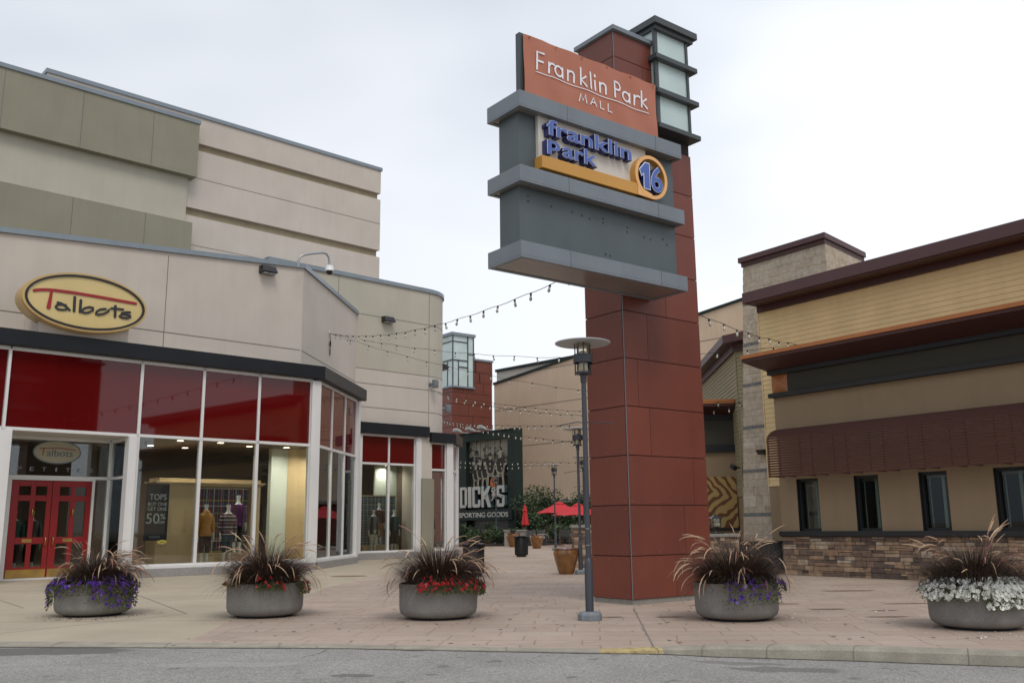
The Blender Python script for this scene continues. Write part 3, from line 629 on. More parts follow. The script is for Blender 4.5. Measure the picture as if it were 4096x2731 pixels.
# left spandrel over the entrance, entrance recess, doors
def entrance():
    s = MB(); s.box(-3.80, -.49, .12, .15, 3.86, 5.82); sp = s.build('spandrel_panel', M_spandrel, store)
    f = MB(); f.box(-3.84, -.45, .065, .2, 3.78, 3.86); f.build('rail', M_white, sp); f = MB(); f.box(-3.80, -.45, .07, .2, 5.82, 5.91); f.build('rail', M_white, sp)
    s = MB(); s.box(-9, -3.88, .12, .15, 3.86, 5.82); sp = s.build('spandrel_panel', M_spandrel, store)
    f = MB(); f.box(-9, -3.88, .065, .2, 3.78, 3.86); f.build('rail', M_white, sp); f = MB(); f.box(-9, -3.84, .07, .2, 5.82, 5.91); f.build('rail', M_white, sp)
    g = MB(); g.box(-9, -3.93, .12, .14, .3, 3.78); g.build('window', M_glass, store)
    v = 1.56; x0 = -3.134
    c = MB(); c.box(-3.7, -.55, .2, v + .1, 3.78, 3.86); c.build('recess_ceiling', M_signcream, store)
    # transom window
    g = MB(); g.box(x0 - .1, x0 + 2.5, v + .04, v + .052, 2.75, 3.78); w = g.build('transom_window', M_glass, store)
    f = MB(); f.box(x0 - .55, x0 + 2.58, v, v + .12, 2.66, 2.74); f.box(x0 - .2, x0 - .1, v, v + .12, 0, 2.66); f.box(x0 - .2, x0 - .1, v, v + .12, 2.74, 3.78); f.box(x0 + 2.06, x0 + 2.13, v, v + .12, 0, 2.66); f.box(x0 + 2.46, x0 + 2.58, v, v + .12, 0, 3.78); f.box(x0, x0 + 2.06, v, v + .12, 2.615, 2.66); f.box(x0 - .1, x0 + 2.5, v, v + .1, 3.7, 3.78); f.box(x0 - .1, x0, v + .01, v + .1, 0, 2.66)
    f.build('frame', M_white, w)
    # lettering on the transom glass
    tm = MB()
    for ci, ch in enumerate('PETITES'): xx = x0 + .10 + ci * .308; cw = .04 if ch == 'I' else .11; add_text(tm, ch, xx + (.11 - cw) / 2, xx + (.11 + cw) / 2, 2.86, 2.965, v + .028, v + .034)
    tm.build('lettering', mat('glass_lettering', (.25, .28, .34), .6, var=0), w)
    ov = MB(); ov.plate([(x0 + 1.07 + .61 * math.cos(-k * PI / 18), 3.385 + .31 * math.sin(-k * PI / 18)) for k in range(36)], v + .026, v + .032); ov.mi = 1
    ov.ring(x0 + 1.07, 3.385, .63, (.595, .295), v + .022, v + .027, 36, 1, .52)
    ov.mi = 2; ov.stroke([(x0 + .62, 3.47), (x0 + 1.1, 3.50), (x0 + 1.55, 3.46)], .028, v + .018, v + .024); ov.stroke([(x0 + .72, 3.48), (x0 + .70, 3.29)], .03, v + .018, v + .024)
    ov.mi = 1; add_text(ov, 'albots', x0 + .80, x0 + 1.48, 3.27, 3.45, v + .018, v + .024)
    ov.build('oval_decal', [mat('decal_cream', (.40, .38, .27), .6, var=.05), mat('decal_blue', (.12, .15, .20), .6, var=0), mat('decal_red', (.30, .09, .10), .6, var=0)], w)
    # sidelight and splayed side glass
    g = MB(); g.box(x0 + 2.13, x0 + 2.46, v + .04, v + .05, .25, 2.66); w = g.build('side_window', M_glass, store); f = MB(); f.box(x0 + 2.13, x0 + 2.46, v, v + .1, .2, .26); f.build('frame', M_white, w)
    g = MB(); g.box(x0 - .5, x0 - .2, v + .04, v + .05, .25, 2.66); g.build('side_window', M_glass, store)
    g = MB(); g.box(-.60, -.585, .3, v, .25, 3.75); w = g.build('side_window', M_glass, store); 
    for za, zb_ in ((0, .25), (2.66, 2.73), (3.70, 3.78)): f = MB(); f.box(-.63, -.55, .3, v + .1, za, zb_); f.build('rail', M_white, w)
    # red door leaves
    for k, (a, b) in enumerate(((x0 + .01, x0 + 1.02), (x0 + 1.035, x0 + 2.05))):
        d = MB(); zt = 2.60; o = a
        xs = [0, .185, .475, .600, .885, b - a]
        zsr = [.05, .33, .93, 1.10, 2.06, 2.21, 2.45, zt]
        for (p, q) in ((0, 1), (2, 3), (4, 5)): d.box(o + xs[p], o + xs[q], v + .02, v + .07, zsr[0], zt)
        for (p, q) in ((1, 2), (3, 4)):
            for (r, s) in ((0, 1), (2, 3), (4, 5), (6, 7)): d.box(o + xs[p], o + xs[q], v + .02, v + .07, zsr[r], zsr[s])
        dl = d.build('door', M_reddoor, store, bevel=.006)
        if k == 0: dl['label'] = 'left red door leaf with brass pull and kick plate'
        g = MB()
        for (p, q) in ((1, 2), (3, 4)):
            for (r, s) in ((1, 2), (3, 4), (5, 6)): g.box(o + xs[p] - .004, o + xs[q] + .004, v + .04, v + .05, zsr[r] - .004, zsr[s] + .004)
        g.build('door_glass', M_dglass, dl)
        h = MB(); hx = b - .09 if k == 0 else a + .09
        h.tube([(hx, v + .02, 1.10), (hx, v - .05, 1.08), (hx, v - .06, 1.0), (hx, v - .03, .90), (hx, v + .02, .86)], [.018, .016, .014, .014, .018], 8); h.lathe([(.001, 0), (.001, .001)], 6)
        h.build('pull_handle', M_brass, dl, smooth=True)
        kq = MB(); kq.box(a + .02, b - .02, v + .008, v + .02, .06, .27); kq.build('kick_plate', M_brassplate, dl)
        mslot = MB(); mx_ = (a + b) / 2 - .03; mslot.box(mx_ - .12, mx_ + .12, v + .008, v + .02, .97, 1.06); mslot.build('letter_plate', M_brassplate, dl)
        kn = MB(); kx = o + .54; kn.tube([(kx, v + .02, 1.85), (kx, v - .05, 1.82), (kx, v - .04, 1.70), (kx, v + .01, 1.66)], .016, 8); kn.build('knocker', M_brass, dl, smooth=True)
    t = MB(); t.box(x0 - .1, x0 + 2.13, v - .06, v + .12, 0, .05); t.build('threshold', M_white, store)
entrance()
def interior():
    outl = [[(-3.55, 1.62), (-3.0, 1.62), (-.5, 1.62), (-.5, .26), (5.12, .26), (8.70, 3.50), (7.8, 6.0), (-3.55, 6.0)], [(10.72, 6.25), (13.7, 6.25), (13.7, 9.9), (10.72, 9.9)], [(14.35, 6.25), (15.4, 6.25), (16.45, 7.2), (15.9, 11.4), (14.35, 11.4)]]
    for pl in outl:
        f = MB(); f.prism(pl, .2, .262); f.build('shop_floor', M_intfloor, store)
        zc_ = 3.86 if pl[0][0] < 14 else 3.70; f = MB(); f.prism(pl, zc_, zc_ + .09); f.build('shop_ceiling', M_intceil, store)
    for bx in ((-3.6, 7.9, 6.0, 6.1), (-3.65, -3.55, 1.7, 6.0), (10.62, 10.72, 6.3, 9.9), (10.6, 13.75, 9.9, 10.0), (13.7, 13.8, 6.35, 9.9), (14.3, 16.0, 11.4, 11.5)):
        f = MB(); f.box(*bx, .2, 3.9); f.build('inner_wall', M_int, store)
    f = MB(); f.box(4.86, 5.86, 2.4, 2.6, .26, 3.86); f.frame(5.2, 0, A1); f.box(3.35, 3.42, .30, 1.7, .26, 3.86); f.box(4.70, 4.76, .30, 1.5, .26, 3.86); f.frame(10.673, 5.985); f.box(1.9, 3.05, 1.7, 1.8, .26, 3.86)
    f.build('display_panel', M_pale, store)
    f = MB(); f.box(5.87, 6.9, 2.42, 2.6, .26, 3.86); f.frame(5.2, 0, A1); f.box(1.78, 1.86, .30, 1.6, .26, 3.86); f.frame(10.673, 5.985); f.box(.2, .9, 1.6, 1.75, .26, 3.86); f.build('tan_panel', M_tan, store)
    for (u, v) in ((1.26, 1.3), (2.52, 1.29), (3.81, 1.94), (.3, 3.2), (1.2, 3.4), (2.4, 3.6), (5.0, 1.7), (6.6, 2.6), (15.2, 7.4)):
        zl_ = 3.685 if u > 14 else 3.845; l_ = MB(); l_.box(u - .07, u + .07, v - .07, v + .07, zl_, zl_ + .013); l_.build('downlight', M_lit, store)
    for (u, v) in ((.9, 1.4), (2.3, 1.4)):
        l_ = MB().frame(10.673, 5.985); l_.box(u - .06, u + .06, v - .06, v + .06, 3.845, 3.858); l_.build('downlight', M_lit, store)
interior()
def shop_lamp(u, v, z, e=30):
    la = bpy.data.lights.new('downlight_or_fill_lamp', 'AREA'); la.shape = 'DISK'; la.size = .22; la.energy = e; la.color = (1, .90, .78); la.spread = R_(150)
    o = bpy.data.objects.new('downlight_or_fill_lamp', la); col.objects.link(o); o.parent = store; o.location = (u, v, z)
for (u, v) in ((1.26, 1.3), (2.52, 1.29), (3.81, 1.94), (.3, 3.2), (1.2, 3.4), (2.4, 3.6), (5.0, 1.7), (5.9, .95), (7.2, 2.1), (6.6, 2.6), (11.6, 7.4), (12.95, 7.4), (15.2, 7.4)): shop_lamp(u, v, 3.66 if u > 14 else 3.83, 75 if (u, v) in ((5.9, .95), (7.2, 2.1)) else 18)  # the two strongest have no fixture, added to brighten the angled bays
def world_of(u, v, z=0):
    p = Matrix.Translation((*SA, 0)) @ Matrix.Rotation(SROT, 4, 'Z') @ Vector((u, v, z)); return p
def sthing(name, label, cat, u, v, z=0, group=None): return thing(name, label, cat, world_of(u, v, z), SROT, group)
# display cabinet
t = sthing('display_cabinet', 'tan display cabinet with cornice behind the left shop window', 'cabinet', 0, 0, .262)
b = MB(); b.box(.80, 2.0, 1.55, 2.3, 0, 2.28); b.box(3.78, 4.06, 1.55, 2.3, 0, 2.28); b.box(.80, 4.06, 1.55, 2.3, 2.28, 2.32); b.box(2.0, 3.78, 1.75, 2.3, 0, 2.28)
b.box(2.0, 3.78, 1.5, 1.75, 0, .28); b.build('cabinet_body', M_tan, t, bevel=.006)
b = MB(); b.box(.72, 4.14, 1.50, 2.35, 2.32, 2.36); b.box(.68, 4.18, 1.46, 2.38, 2.36, 2.40); b.box(.80, 4.06, 1.55, 2.3, 2.40, 2.50); b.build('cornice', M_tan, t, bevel=.006)
b = MB(); b.box(2.02, 3.74, 1.72, 1.745, .30, 2.27); b.build('plaid_backdrop', M_plaid, t)
t = sthing('plaid_screen', 'blue green plaid screen behind the second shop window', 'screen', 10.673, 5.985, .262)
b = MB(); b.box(1.0, 2.75, 1.4, 1.44, .28, 2.28); b.build('plaid_cloth', M_plaid2, t); b = MB(); b.box(1.0, 2.78, 1.38, 1.46, 2.28, 2.33); b.build('top_rail', M_tan, t); b = MB(); b.box(.95, 2.75, 1.1, 1.9, 0, .28); b.build('plinth', M_tan, t)
# hanging sale banner
t = sthing('sale_banner', 'navy hanging banner reading TOPS BUY ONE GET ONE 50% OFF inside the left shop window', 'banner', 0, 0, 0)
b = MB(); b.box(-.05, .60, .28, .29, .97, 2.53); b.build('cloth', M_banner, t)
b = MB(); yf, yb = .270, .279
add_text(b, 'TOPS', .05, .53, 2.08, 2.24, yf, yb); add_text(b, 'BUY ONE', .02, .55, 1.915, 2.01, yf, yb); add_text(b, 'GET ONE', .01, .55, 1.785, 1.88, yf, yb); add_text(b, '50', -.01, .36, 1.43, 1.71, yf, yb); add_text(b, '%', .375, .53, 1.55, 1.70, yf, yb); add_text(b, 'OFF', .35, .52, 1.43, 1.50, yf, yb)
for zz in (1.09, 1.065, 1.04): b.box(.10, .40, yf, yb, zz, zz + .006)
b.build('lettering', M_bannertext, t)
t = sthing('window_decal', 'small yellow oval store decal on the glass below the navy banner', 'decal', 0, 0, 0)
b = MB(); b.plate([(.40 + .13 * math.cos(-k * PI / 12), .93 + .055 * math.sin(-k * PI / 12)) for k in range(24)], .10, .106); b.mi = 1; add_text(b, 'Talbots', .31, .49, .905, .955, .096, .10); add_text(b, 'PETITES', .28, .53, .80, .825, .10, .106)
b.build('oval', [mat('decal_yellow', (.42, .36, .06), .6, var=0), M_ink], t)

# mannequins -----------------------------------------------------------------
def mannequin(label, u, v, z, top, topm, legm, bare_leg=.12, coat=None, coatm=None, h=1.72, sleeve=.62, hem=.80):
    t = sthing('mannequin', label, 'mannequin', u, v, z, 'mannequins in the shop windows')
    k = h / 1.72
    def S(r, e=0): return [(x * k, y * k, zz * k, rx * k + e, ry * k + e) for x, y, zz, rx, ry in r]
    torso = [(0, 0, .78, .155, .10), (0, 0, .88, .165, .115), (0, 0, 1.0, .13, .09), (0, 0, 1.12, .135, .095), (0, -.01, 1.28, .165, .115), (0, 0, 1.40, .175, .10), (0, 0, 1.45, .13, .08), (0, 0, 1.49, .06, .055), (0, 0, 1.60, .045, .05), (0, 0, 1.66, .062, .07), (0, 0, 1.72, .060, .07)]
    body = MB(); body.loft(S(torso))
    legs = []; arms = []
    for s in (-1, 1):
        lg = [(s * .085, .0, .84, .085, .095), (s * .085, 0, .62, .075, .085), (s * .085, .01, .45, .05, .06), (s * .085, .015, .32, .052, .06), (s * .085, .01, .10, .032, .036), (s * .085, -.02, .05, .036, .06), (s * .085, -.06, .03, .036, .10), (s * .085, -.06, .0, .036, .10)]
        ar = [(s * .17, 0, 1.42, .045, .05), (s * .21, 0, 1.30, .045, .05), (s * .235, .01, 1.10, .036, .04), (s * .25, -.02, .90, .028, .03), (s * .25, -.04, .82, .022, .032), (s * .25, -.05, .74, .018, .036), (s * .25, -.05, .68, .010, .02)]
        legs.append(lg); arms.append(ar); body.loft(S(lg)); body.loft(S(ar))
        for fi in range(4): body.tube([(s * .25 * k, (-.085 + fi * .022) * k, .74 * k), (s * (.25 - .008) * k, (-.09 + fi * .024) * k, (.655 - (.01 if fi in (0, 3) else 0)) * k)], [.009, .006], 5)
        body.tube([(s * .25 * k, -.075 * k, .80 * k), (s * .23 * k, -.11 * k, .74 * k)], [.010, .007], 5)
    edge_smooth(body.build('body', M_mann, t), 60)
    pt = MB()
    for lg in legs: pt.loft(S([r for r in lg if r[2] > bare_leg], .014))
    pt.loft(S([(0, 0, .76, .16, .105), (0, 0, .88, .172, .12), (0, 0, 1.0, .14, .10)], .008)); edge_smooth(pt.build('trousers', legm, t), 60)
    sw = MB(); tr = [(0, 0, hem, .175, .12)] + [(x, y, zz, rx * 1.06, ry * 1.06) for x, y, zz, rx, ry in torso if hem + .04 < zz < 1.47]
    sw.loft(S(tr, .02))
    for ar in arms: sw.loft(S([r for r in ar if r[2] > 1.50 - sleeve], .018))
    if top == 'turtle': sw.loft(S([(0, -.01, 1.40, .12, .11), (0, -.01, 1.50, .105, .10), (0, 0, 1.55, .07, .075)], .0))
    edge_smooth(sw.build('sweater', topm, t), 60)
    if coat:
        c = MB()
        for s in (-1, 1):
            c.loft(S([(s * .10, 0, .72, .09, .14), (s * .10, 0, 1.0, .085, .12), (s * .11, 0, 1.3, .09, .135), (s * .11, 0, 1.44, .07, .10)], .0))
        edge_smooth(c.build('cardigan', coatm, t), 60)
    return t
Cm = lambda nm, c: mat(nm, c, .85, var=.12, scale=12)
mannequin('headless white mannequin in a mustard cowl neck sweater behind the left shop window', 2.0, .9, .262, 'turtle', Cm('cloth_mustard', (.42, .19, .03)), Cm('cloth_blackbrown', (.02, .014, .014)))
mannequin('headless white mannequin in a grey and white striped sweater and jeans', 2.72, .95, .262, 'crew', M_stripe, Cm('cloth_jeans', (.05, .08, .11)))
mannequin('headless white mannequin in a purple top and dark cardigan on a plinth', 3.18, 1.25, .55, 'crew', Cm('cloth_purple', (.13, .015, .13)), Cm('cloth_black', (.014, .013, .015)), coat=True, coatm=Cm('cloth_aubergine', (.035, .018, .03)))
mannequin('headless white mannequin in white trousers and dark jacket behind the second shop window', 10.673 + 1.35, 5.985 + .95, .262, 'crew', Cm('cloth_navystripe', (.12, .14, .18)), Cm('cloth_offwhite', (.55, .54, .47)), coat=True, coatm=Cm('cloth_navy', (.015, .016, .022)), hem=.9)
mannequin('headless white mannequin in a maroon jacket and mustard trousers standing on the plinth', 10.673 + 1.80, 5.985 + 1.22, .54, 'crew', Cm('cloth_maroon', (.06, .015, .022)), Cm('cloth_ochre', (.32, .13, .02)), hem=.9)
mannequin('headless white mannequin in a teal top and dark jacket beside the plaid screen', 10.673 + 2.38, 5.985 + .95, .262, 'crew', Cm('cloth_teal', (.03, .10, .12)), Cm('cloth_moss', (.03, .035, .02)), coat=True, coatm=Cm('cloth_midnight', (.014, .016, .022)), hem=.9)
mannequin('headless mannequin in a black jacket in the third shop window', 10.673 + 4.22, 5.985 + .9, .262, 'crew', Cm('cloth_coal', (.015, .015, .017)), Cm('cloth_coal2', (.02, .02, .022)))
mannequin('headless mannequin in a green top behind the red door glass', -2.75, 2.5, .1, 'crew', Cm('cloth_green', (.03, .14, .11)), Cm('cloth_dark3', (.02, .02, .022)))
mannequin('pale headless mannequin in a grey top behind the red door', -2.2, 2.9, .1, 'crew', Cm('cloth_grey3', (.12, .12, .13)), Cm('cloth_dark4', (.02, .02, .022)))

# oval store sign -------------------------------------------------------------
t = sthing('oval_store_sign', 'gold oval sign reading Talbots above the black fascia', 'sign', 0, 0, 0)
b = MB(); b.box(-3.25, -.96, -.05, 1.3, 6.335, 6.95); b.build('pedestal', M_cream, t)
cx, cz = -2.20, 7.235
b = MB(); b.ring(cx, cz, 1.62, .0, -.24, .25, 72, 1, .80 / 1.62); edge_smooth(b.build('rim', M_goldrim, t), 40)
b = MB(); b.ring(cx, cz, 1.60, (1.52, .715), -.33, -.24, 72, 1, .785 / 1.6); edge_smooth(b.build('gold_moulding', M_goldrim, t), 40)
b = MB(); b.ring(cx, cz, 1.535, (1.475, .675), -.35, -.30, 72, 1, .73 / 1.535); edge_smooth(b.build('black_ring', M_black, t), 40)
b = MB(); b.plate([(cx + 1.48 * math.cos(-k * PI / 36), cz + .68 * math.sin(-k * PI / 36)) for k in range(72)], -.31, -.25); b.build('face', M_gold, t)
LG = {'T1': [(-3.52, 7.36), (-3.38, 7.4), (-3.2, 7.43), (-3.0, 7.445), (-2.55, 7.455), (-1.94, 7.445), (-1.47, 7.43), (-0.92, 7.41)], 'T2': [(-3.1, 7.43), (-3.12, 7.2), (-3.14, 6.97)],
 'a1': [(-2.93, 7.13), (-2.84, 7.12), (-2.74, 7.07), (-2.62, 6.97)], 'a2': [(-2.73, 7.09), (-2.85, 7.09), (-2.95, 7.05), (-2.97, 7.0), (-2.91, 6.95), (-2.81, 6.95), (-2.71, 6.97)],
 'l': [(-2.52, 7.34), (-2.51, 6.96)], 'b1': [(-2.36, 7.28), (-2.36, 6.96)], 'b2': [(-2.33, 6.99), (-2.25, 7.08), (-2.13, 7.13), (-2.04, 7.12), (-2.04, 7.05), (-2.14, 6.98), (-2.23, 6.95), (-2.29, 6.96)],
 'o': [(-1.71, 7.14), (-1.84, 7.11), (-1.93, 7.04), (-1.95, 6.97), (-1.89, 6.95), (-1.75, 7.0), (-1.65, 7.07), (-1.62, 7.13)], 't1': [(-1.46, 7.26), (-1.45, 6.96)], 't2': [(-1.56, 7.18), (-1.39, 7.19), (-1.25, 7.19)],
 's': [(-1.06, 7.14), (-1.17, 7.13), (-1.27, 7.09), (-1.28, 7.06), (-1.17, 7.06), (-1.06, 7.05), (-1.04, 7.01), (-1.11, 6.97), (-1.24, 6.96), (-1.33, 7.0)]}
b = MB(); b.stroke(LG['T1'], .075, -.335, -.31); b.stroke(LG['T2'], [.06, .075, .10], -.338, -.31); b.build('red_letter', M_logored, t)
b = MB()
for i, k in enumerate(('a1', 'a2', 'l', 'b1', 'b2', 'o', 't1', 't2', 's')): b.stroke(LG[k], .058 if k not in ('l', 'b1', 't1') else .065, -.333 - .0012 * i, -.31)
b.build('lettering', M_ink, t)

# wall packs, bracket lamps, security camera ----------------------------------
def wallpack(label, loc, rz):
    t = thing('wall_light', label, 'wall light', loc, rz, 'box lights on the left walls')
    b = MB(); b.add([(-.27, 0, .16), (.27, 0, .16), (.27, 0, -.10), (-.27, 0, -.10), (-.22, -.22, .15), (.22, -.22, .15), (.27, -.32, -.06), (-.27, -.32, -.06)], [(0, 1, 2, 3), (7, 6, 5, 4), (4, 5, 1, 0), (3, 2, 6, 7), (0, 3, 7, 4), (1, 5, 6, 2)])
    b.build('housing', M_black, t, bevel=.01)
    b = MB(); b.box(-.20, -.02, -.26, -.08, -.105, -.085); b.box(.02, .20, -.26, -.08, -.105, -.085); b.build('lens', M_disc, t); return t
wallpack('black box light high on the cream wall right of the oval sign', world_of(3.82, 1.317, 9.53), SROT)
wallpack('black box light on the khaki wall above the second shopfront', world_of(10.673 + 1.19, 5.985, 9.82), SROT)
wallpack('black box light at the rounded corner of the khaki wall', world_of(10.673 + 4.95, 5.985 + 1.1, 8.35), SROT + R_(75))
def canlight(label, loc, rz):
    t = thing('bracket_lamp', label, 'wall lamp', loc, rz, 'cylinder lamps on the rounded wall')
    b = MB(); b.tube([(0, 0, 0), (0, -.18, 0)], [.05, .05], 12); b.tube([(0, -.001, 0), (0, -.02, 0)], [.09, .09], 14); edge_smooth(b.build('arm', M_greymetal, t))
    b = MB(); b.lathe([(.13, -.17), (.14, -.15), (.14, .16), (.12, .18)], 20, 0, -.30); edge_smooth(b.build('shade', M_greymetal, t)); return t
canlight('grey cylinder lamp on the rounded corner above the second shopfront', world_of(10.673 + 3.52, 5.985, 7.32), SROT + R_(12))
canlight('lower grey cylinder lamp sticking out past the rounded corner', world_of(10.673 + 4.78, 5.985 + .80, 6.45), SROT + R_(70))
t = sthing('security_camera', 'white dome security camera hanging from a curved pipe over the roof edge', 'camera', 0, 0, 0)
b = MB(); pts = [(4.71, .85, 9.75), (4.72, .84, 9.97), (4.78, .83, 10.12), (4.93, .82, 10.21), (5.2, .81, 10.30), (5.62, .81, 10.41), (5.76, .81, 10.40), (5.85, .81, 10.30), (5.88, .81, 10.15), (5.89, .81, 9.98)]
edge_smooth(b.tube(pts, .038, 10).build('pipe', M_pipe, t), 60)
b = MB(); b.lathe([(.06, 10.02), (.12, 10.0), (.145, 9.84), (.15, 9.83), (.14, 9.81)], 24, 5.89, .81); edge_smooth(b.build('housing', M_camw, t))
b = MB(); b.lathe([(.115, 9.82), (.11, 9.77), (.08, 9.71), (.03, 9.69)], 20, 5.89, .81); edge_smooth(b.build('dome', M_black, t), 60)

# ------------------------------------------------------------------ large department building behind
big = thing('department_building', 'tall windowless mall building with olive stucco bands and a cream striped wall behind the store', 'building', world_of(0, 13, 0), SROT)
b = MB(); b.mi = 0
B0 = 13.0
w = MB()
w.mi = 1; w.box(-22, 6.24, -.02, 4, 16.88, 19.42); w.mi = 3; w.box(-22, 5.98, .35, 4, 14.72, 16.88); w.mi = 1; w.box(-22, 6.17, .0, 4, 0, 14.71)
w.mi = 0
for z0, z1 in ((18.76, 20.02), (15.60, 18.40), (0, 15.22)): w.box(-.16, 16.60, .55, 18, z0, z1)
w.mi = 2
for z0, z1 in ((18.40, 18.76), (15.22, 15.60)): w.box(-.1, 16.50, .72, 17.9, z0, z1)
w.build('wall', [M_cream, M_olive, M_groove, M_olivec], big)
c = MB(); c.box(-22, 6.28, -.08, 4.05, 19.42, 19.60); c.box(-.22, 16.66, .48, 18.05, 20.02, 20.20); c.build('coping', M_cap, big)
j = MB()
for u in (-1.84, 1.17, 4.14): j.box(u, u + .03, -.026, -.018, 16.9, 19.4)
for u in (1.09, 4.06): j.box(u, u + .03, -.006, .002, 8, 14.7)
for z_ in (17.05, 13.85): j.box(6.1, 16.6, .543, .552, z_, z_ + .025)
j.build('wall_joint', M_joint, big)

# ------------------------------------------------------------------ sign tower
TC, TROT = (1.8710, 15.2081), math.atan2(.61001, .79239)
tw = thing('sign_tower', 'tall red panelled pylon tower with a frosted glass lantern box at its top', 'tower', (*TC, 0), TROT)
b = MB(); b.box(.012, 1.888, .012, .908, .0, 9.93); b.build('core', M_towerdark, tw)
b = MB(); b.box(.01, 1.89, .01, .91, 0, .079); b.build('plinth', M_concd, tw)
courses = [.08, .755, 1.565, 2.37, 3.18, 3.99, 4.80, 5.60, 6.40, 7.20, 8.00, 8.80, 9.45, 9.94]
vj = [None, 1.29, 1.55, .54, .29, .56, 1.05, .4, 1.3, .6, 1.2, .7, None]
vj[0] = 1.02
G = .007
for i in range(len(courses) - 1):
    z0, z1 = courses[i] + G, courses[i + 1] - G
    xr = 1.9 if z1 < 8.3 else 1.05
    spl = [0, vj[i], xr] if vj[i] and vj[i] < xr - .1 else [0, xr]
    for a, c_ in zip(spl[:-1], spl[1:]):
        p = MB(); p.box(a + (G / 2 if a else 0), c_ - (G / 2 if c_ < xr else 0), -.012, .012, z0, z1)
        p.build('cladding_panel', M_towerred, tw)
    p = MB(); p.box(-.012 + .012, .012, .0125, .92, z0, z1); p.v = [(x - .012, y, z) for x, y, z in p.v]; p.build('cladding_panel', M_towerred, tw)
    p = MB(); p.box(1.888 if xr > 1.5 else 1.04, 1.9 if xr > 1.5 else 1.052, .0125, .92, z0, z1); p.build('cladding_panel', M_towerred, tw)
_t = M_towerred.node_tree; _p = [x for x in _t.nodes if x.type == 'BSDF_PRINCIPLED'][0]; _lk = _p.inputs['Base Color'].links[0]; _src = _lk.from_socket
_oi = _t.nodes.new('ShaderNodeObjectInfo'); _mr = _t.nodes.new('ShaderNodeMapRange'); _t.links.new(_oi.outputs['Random'], _mr.inputs[0]); _mr.inputs[3].default_value = .86; _mr.inputs[4].default_value = 1.12
_mx = _t.nodes.new('ShaderNodeMixRGB'); _mx.blend_type = 'MULTIPLY'; _mx.inputs[0].default_value = 1; _t.links.new(_src, _mx.inputs[1]); _t.links.new(_mr.outputs[0], _mx.inputs[2]); _t.links.new(_mx.outputs[0], _p.inputs['Base Color'])
# rivets
b = MB()
for i in range(len(courses) - 1):
    for z in (courses[i] + .06, courses[i + 1] - .06):
        for u in (.06, .65, 1.2, 1.82):
            if z < 8.3 or u < 1: b.box(u - .006, u + .006, -.0145, -.012, z - .006, z + .006)
        for v in (.08, .5, .86): b.box(-.0145, -.012, v - .006, v + .006, z - .006, z + .006)
b.build('rivets', M_greymetal, tw)
b = MB(); b.box(-.0135, -.004, -.0138, -.004, .08, 9.94); b.build('corner_trim', M_greymetal, tw)
b = MB(); b.box(-.06, 1.10, -.07, .99, 9.945, 10.03); b.box(-.035, 1.06, -.04, .95, 9.935, 9.946); b.build('tower_cap', M_greymetal, tw, bevel=.006)
# glass lantern box at the top
g = MB(); g.box(.95, 1.80, -.12, 1.0, 8.34, 10.24); gb = g.build('glass_box', M_frost, tw)
f = MB()
for (x, y) in ((.92, -.15), (1.765, -.15), (.92, .97), (1.765, .97)): f.box(x, x + .055, y, y + .055, 8.34, 10.24)
f.box(.90, 1.0, -.145, -.11, 8.34, 10.24)
f.build('frame', M_darkframe, gb)
f = MB()
for z in (8.30, 8.98, 9.66): f.box(.86, 1.97, -.24, 1.10, z - .045, z + .045)
f.build('ledge', M_darkframe, gb, bevel=.004)
f = MB(); f.box(.84, 1.99, -.26, 1.12, 10.30, 10.43); f.box(.90, 1.93, -.20, 1.06, 10.22, 10.30); f.build('roof', M_darkframe, gb, bevel=.006)
# sign cabinet held by the tower
cab = thing('sign_cabinet', 'grey metal sign cabinet of three stacked beams and blank panels wrapped on the red tower', 'sign cabinet', (*TC, 0), TROT)
b = MB(); b.box(-2.72, .64, -.68, -.20, 5.28, 6.21); b.box(-2.72, .64, -.68, -.20, 6.44, 7.40); b.build('blank_panel', M_greypanel, cab)
for z0, z1 in ((5.04, 5.29), (6.20, 6.45), (7.37, 7.63)):
    b = MB(); lip = .035 if z0 < 5.1 else .03
    b.box(-2.84, .68, -.87, -.05, z0 + lip, z1)
    b.box(-2.84, .68, -.87, -.80, z0, z0 + lip); b.box(-2.84, .68, -.12, -.05, z0, z0 + lip); b.box(-2.84, -2.77, -.80, -.12, z0, z0 + lip); b.box(.61, .68, -.80, -.12, z0, z0 + lip)
    bo = b.build('beam', M_greymetal, cab, bevel=.004)
    b = MB(); b.box(-2.76, .60, -.79, -.13, z0 + .012, z0 + lip - .002); b.build('soffit', M_soffit, bo)
    b = MB()
    for u in (-1.9, .05): b.box(u, u + .004, -.8725, -.87, z0, z1)
    b.build('seam', M_darkframe, bo)
b = MB()
for u, z in ((-2.55, 6.07), (-2.55, 5.99), (-2.1, 6.0), (-1.68, 6.0), (-1.48, 5.98), (-1.32, 5.96), (-1.03, 6.02), (-1.03, 5.95), (-.5, 5.97), (-.5, 5.90), (-.12, 5.88), (.03, 5.87), (.33, 5.93), (.42, 5.85), (-1.0, 5.44), (-.9, 5.43)):
    b.tube([(u, -.679, z), (u, -.688, z)], .013, 10)
b.build('bolt_hole', M_black, cab)
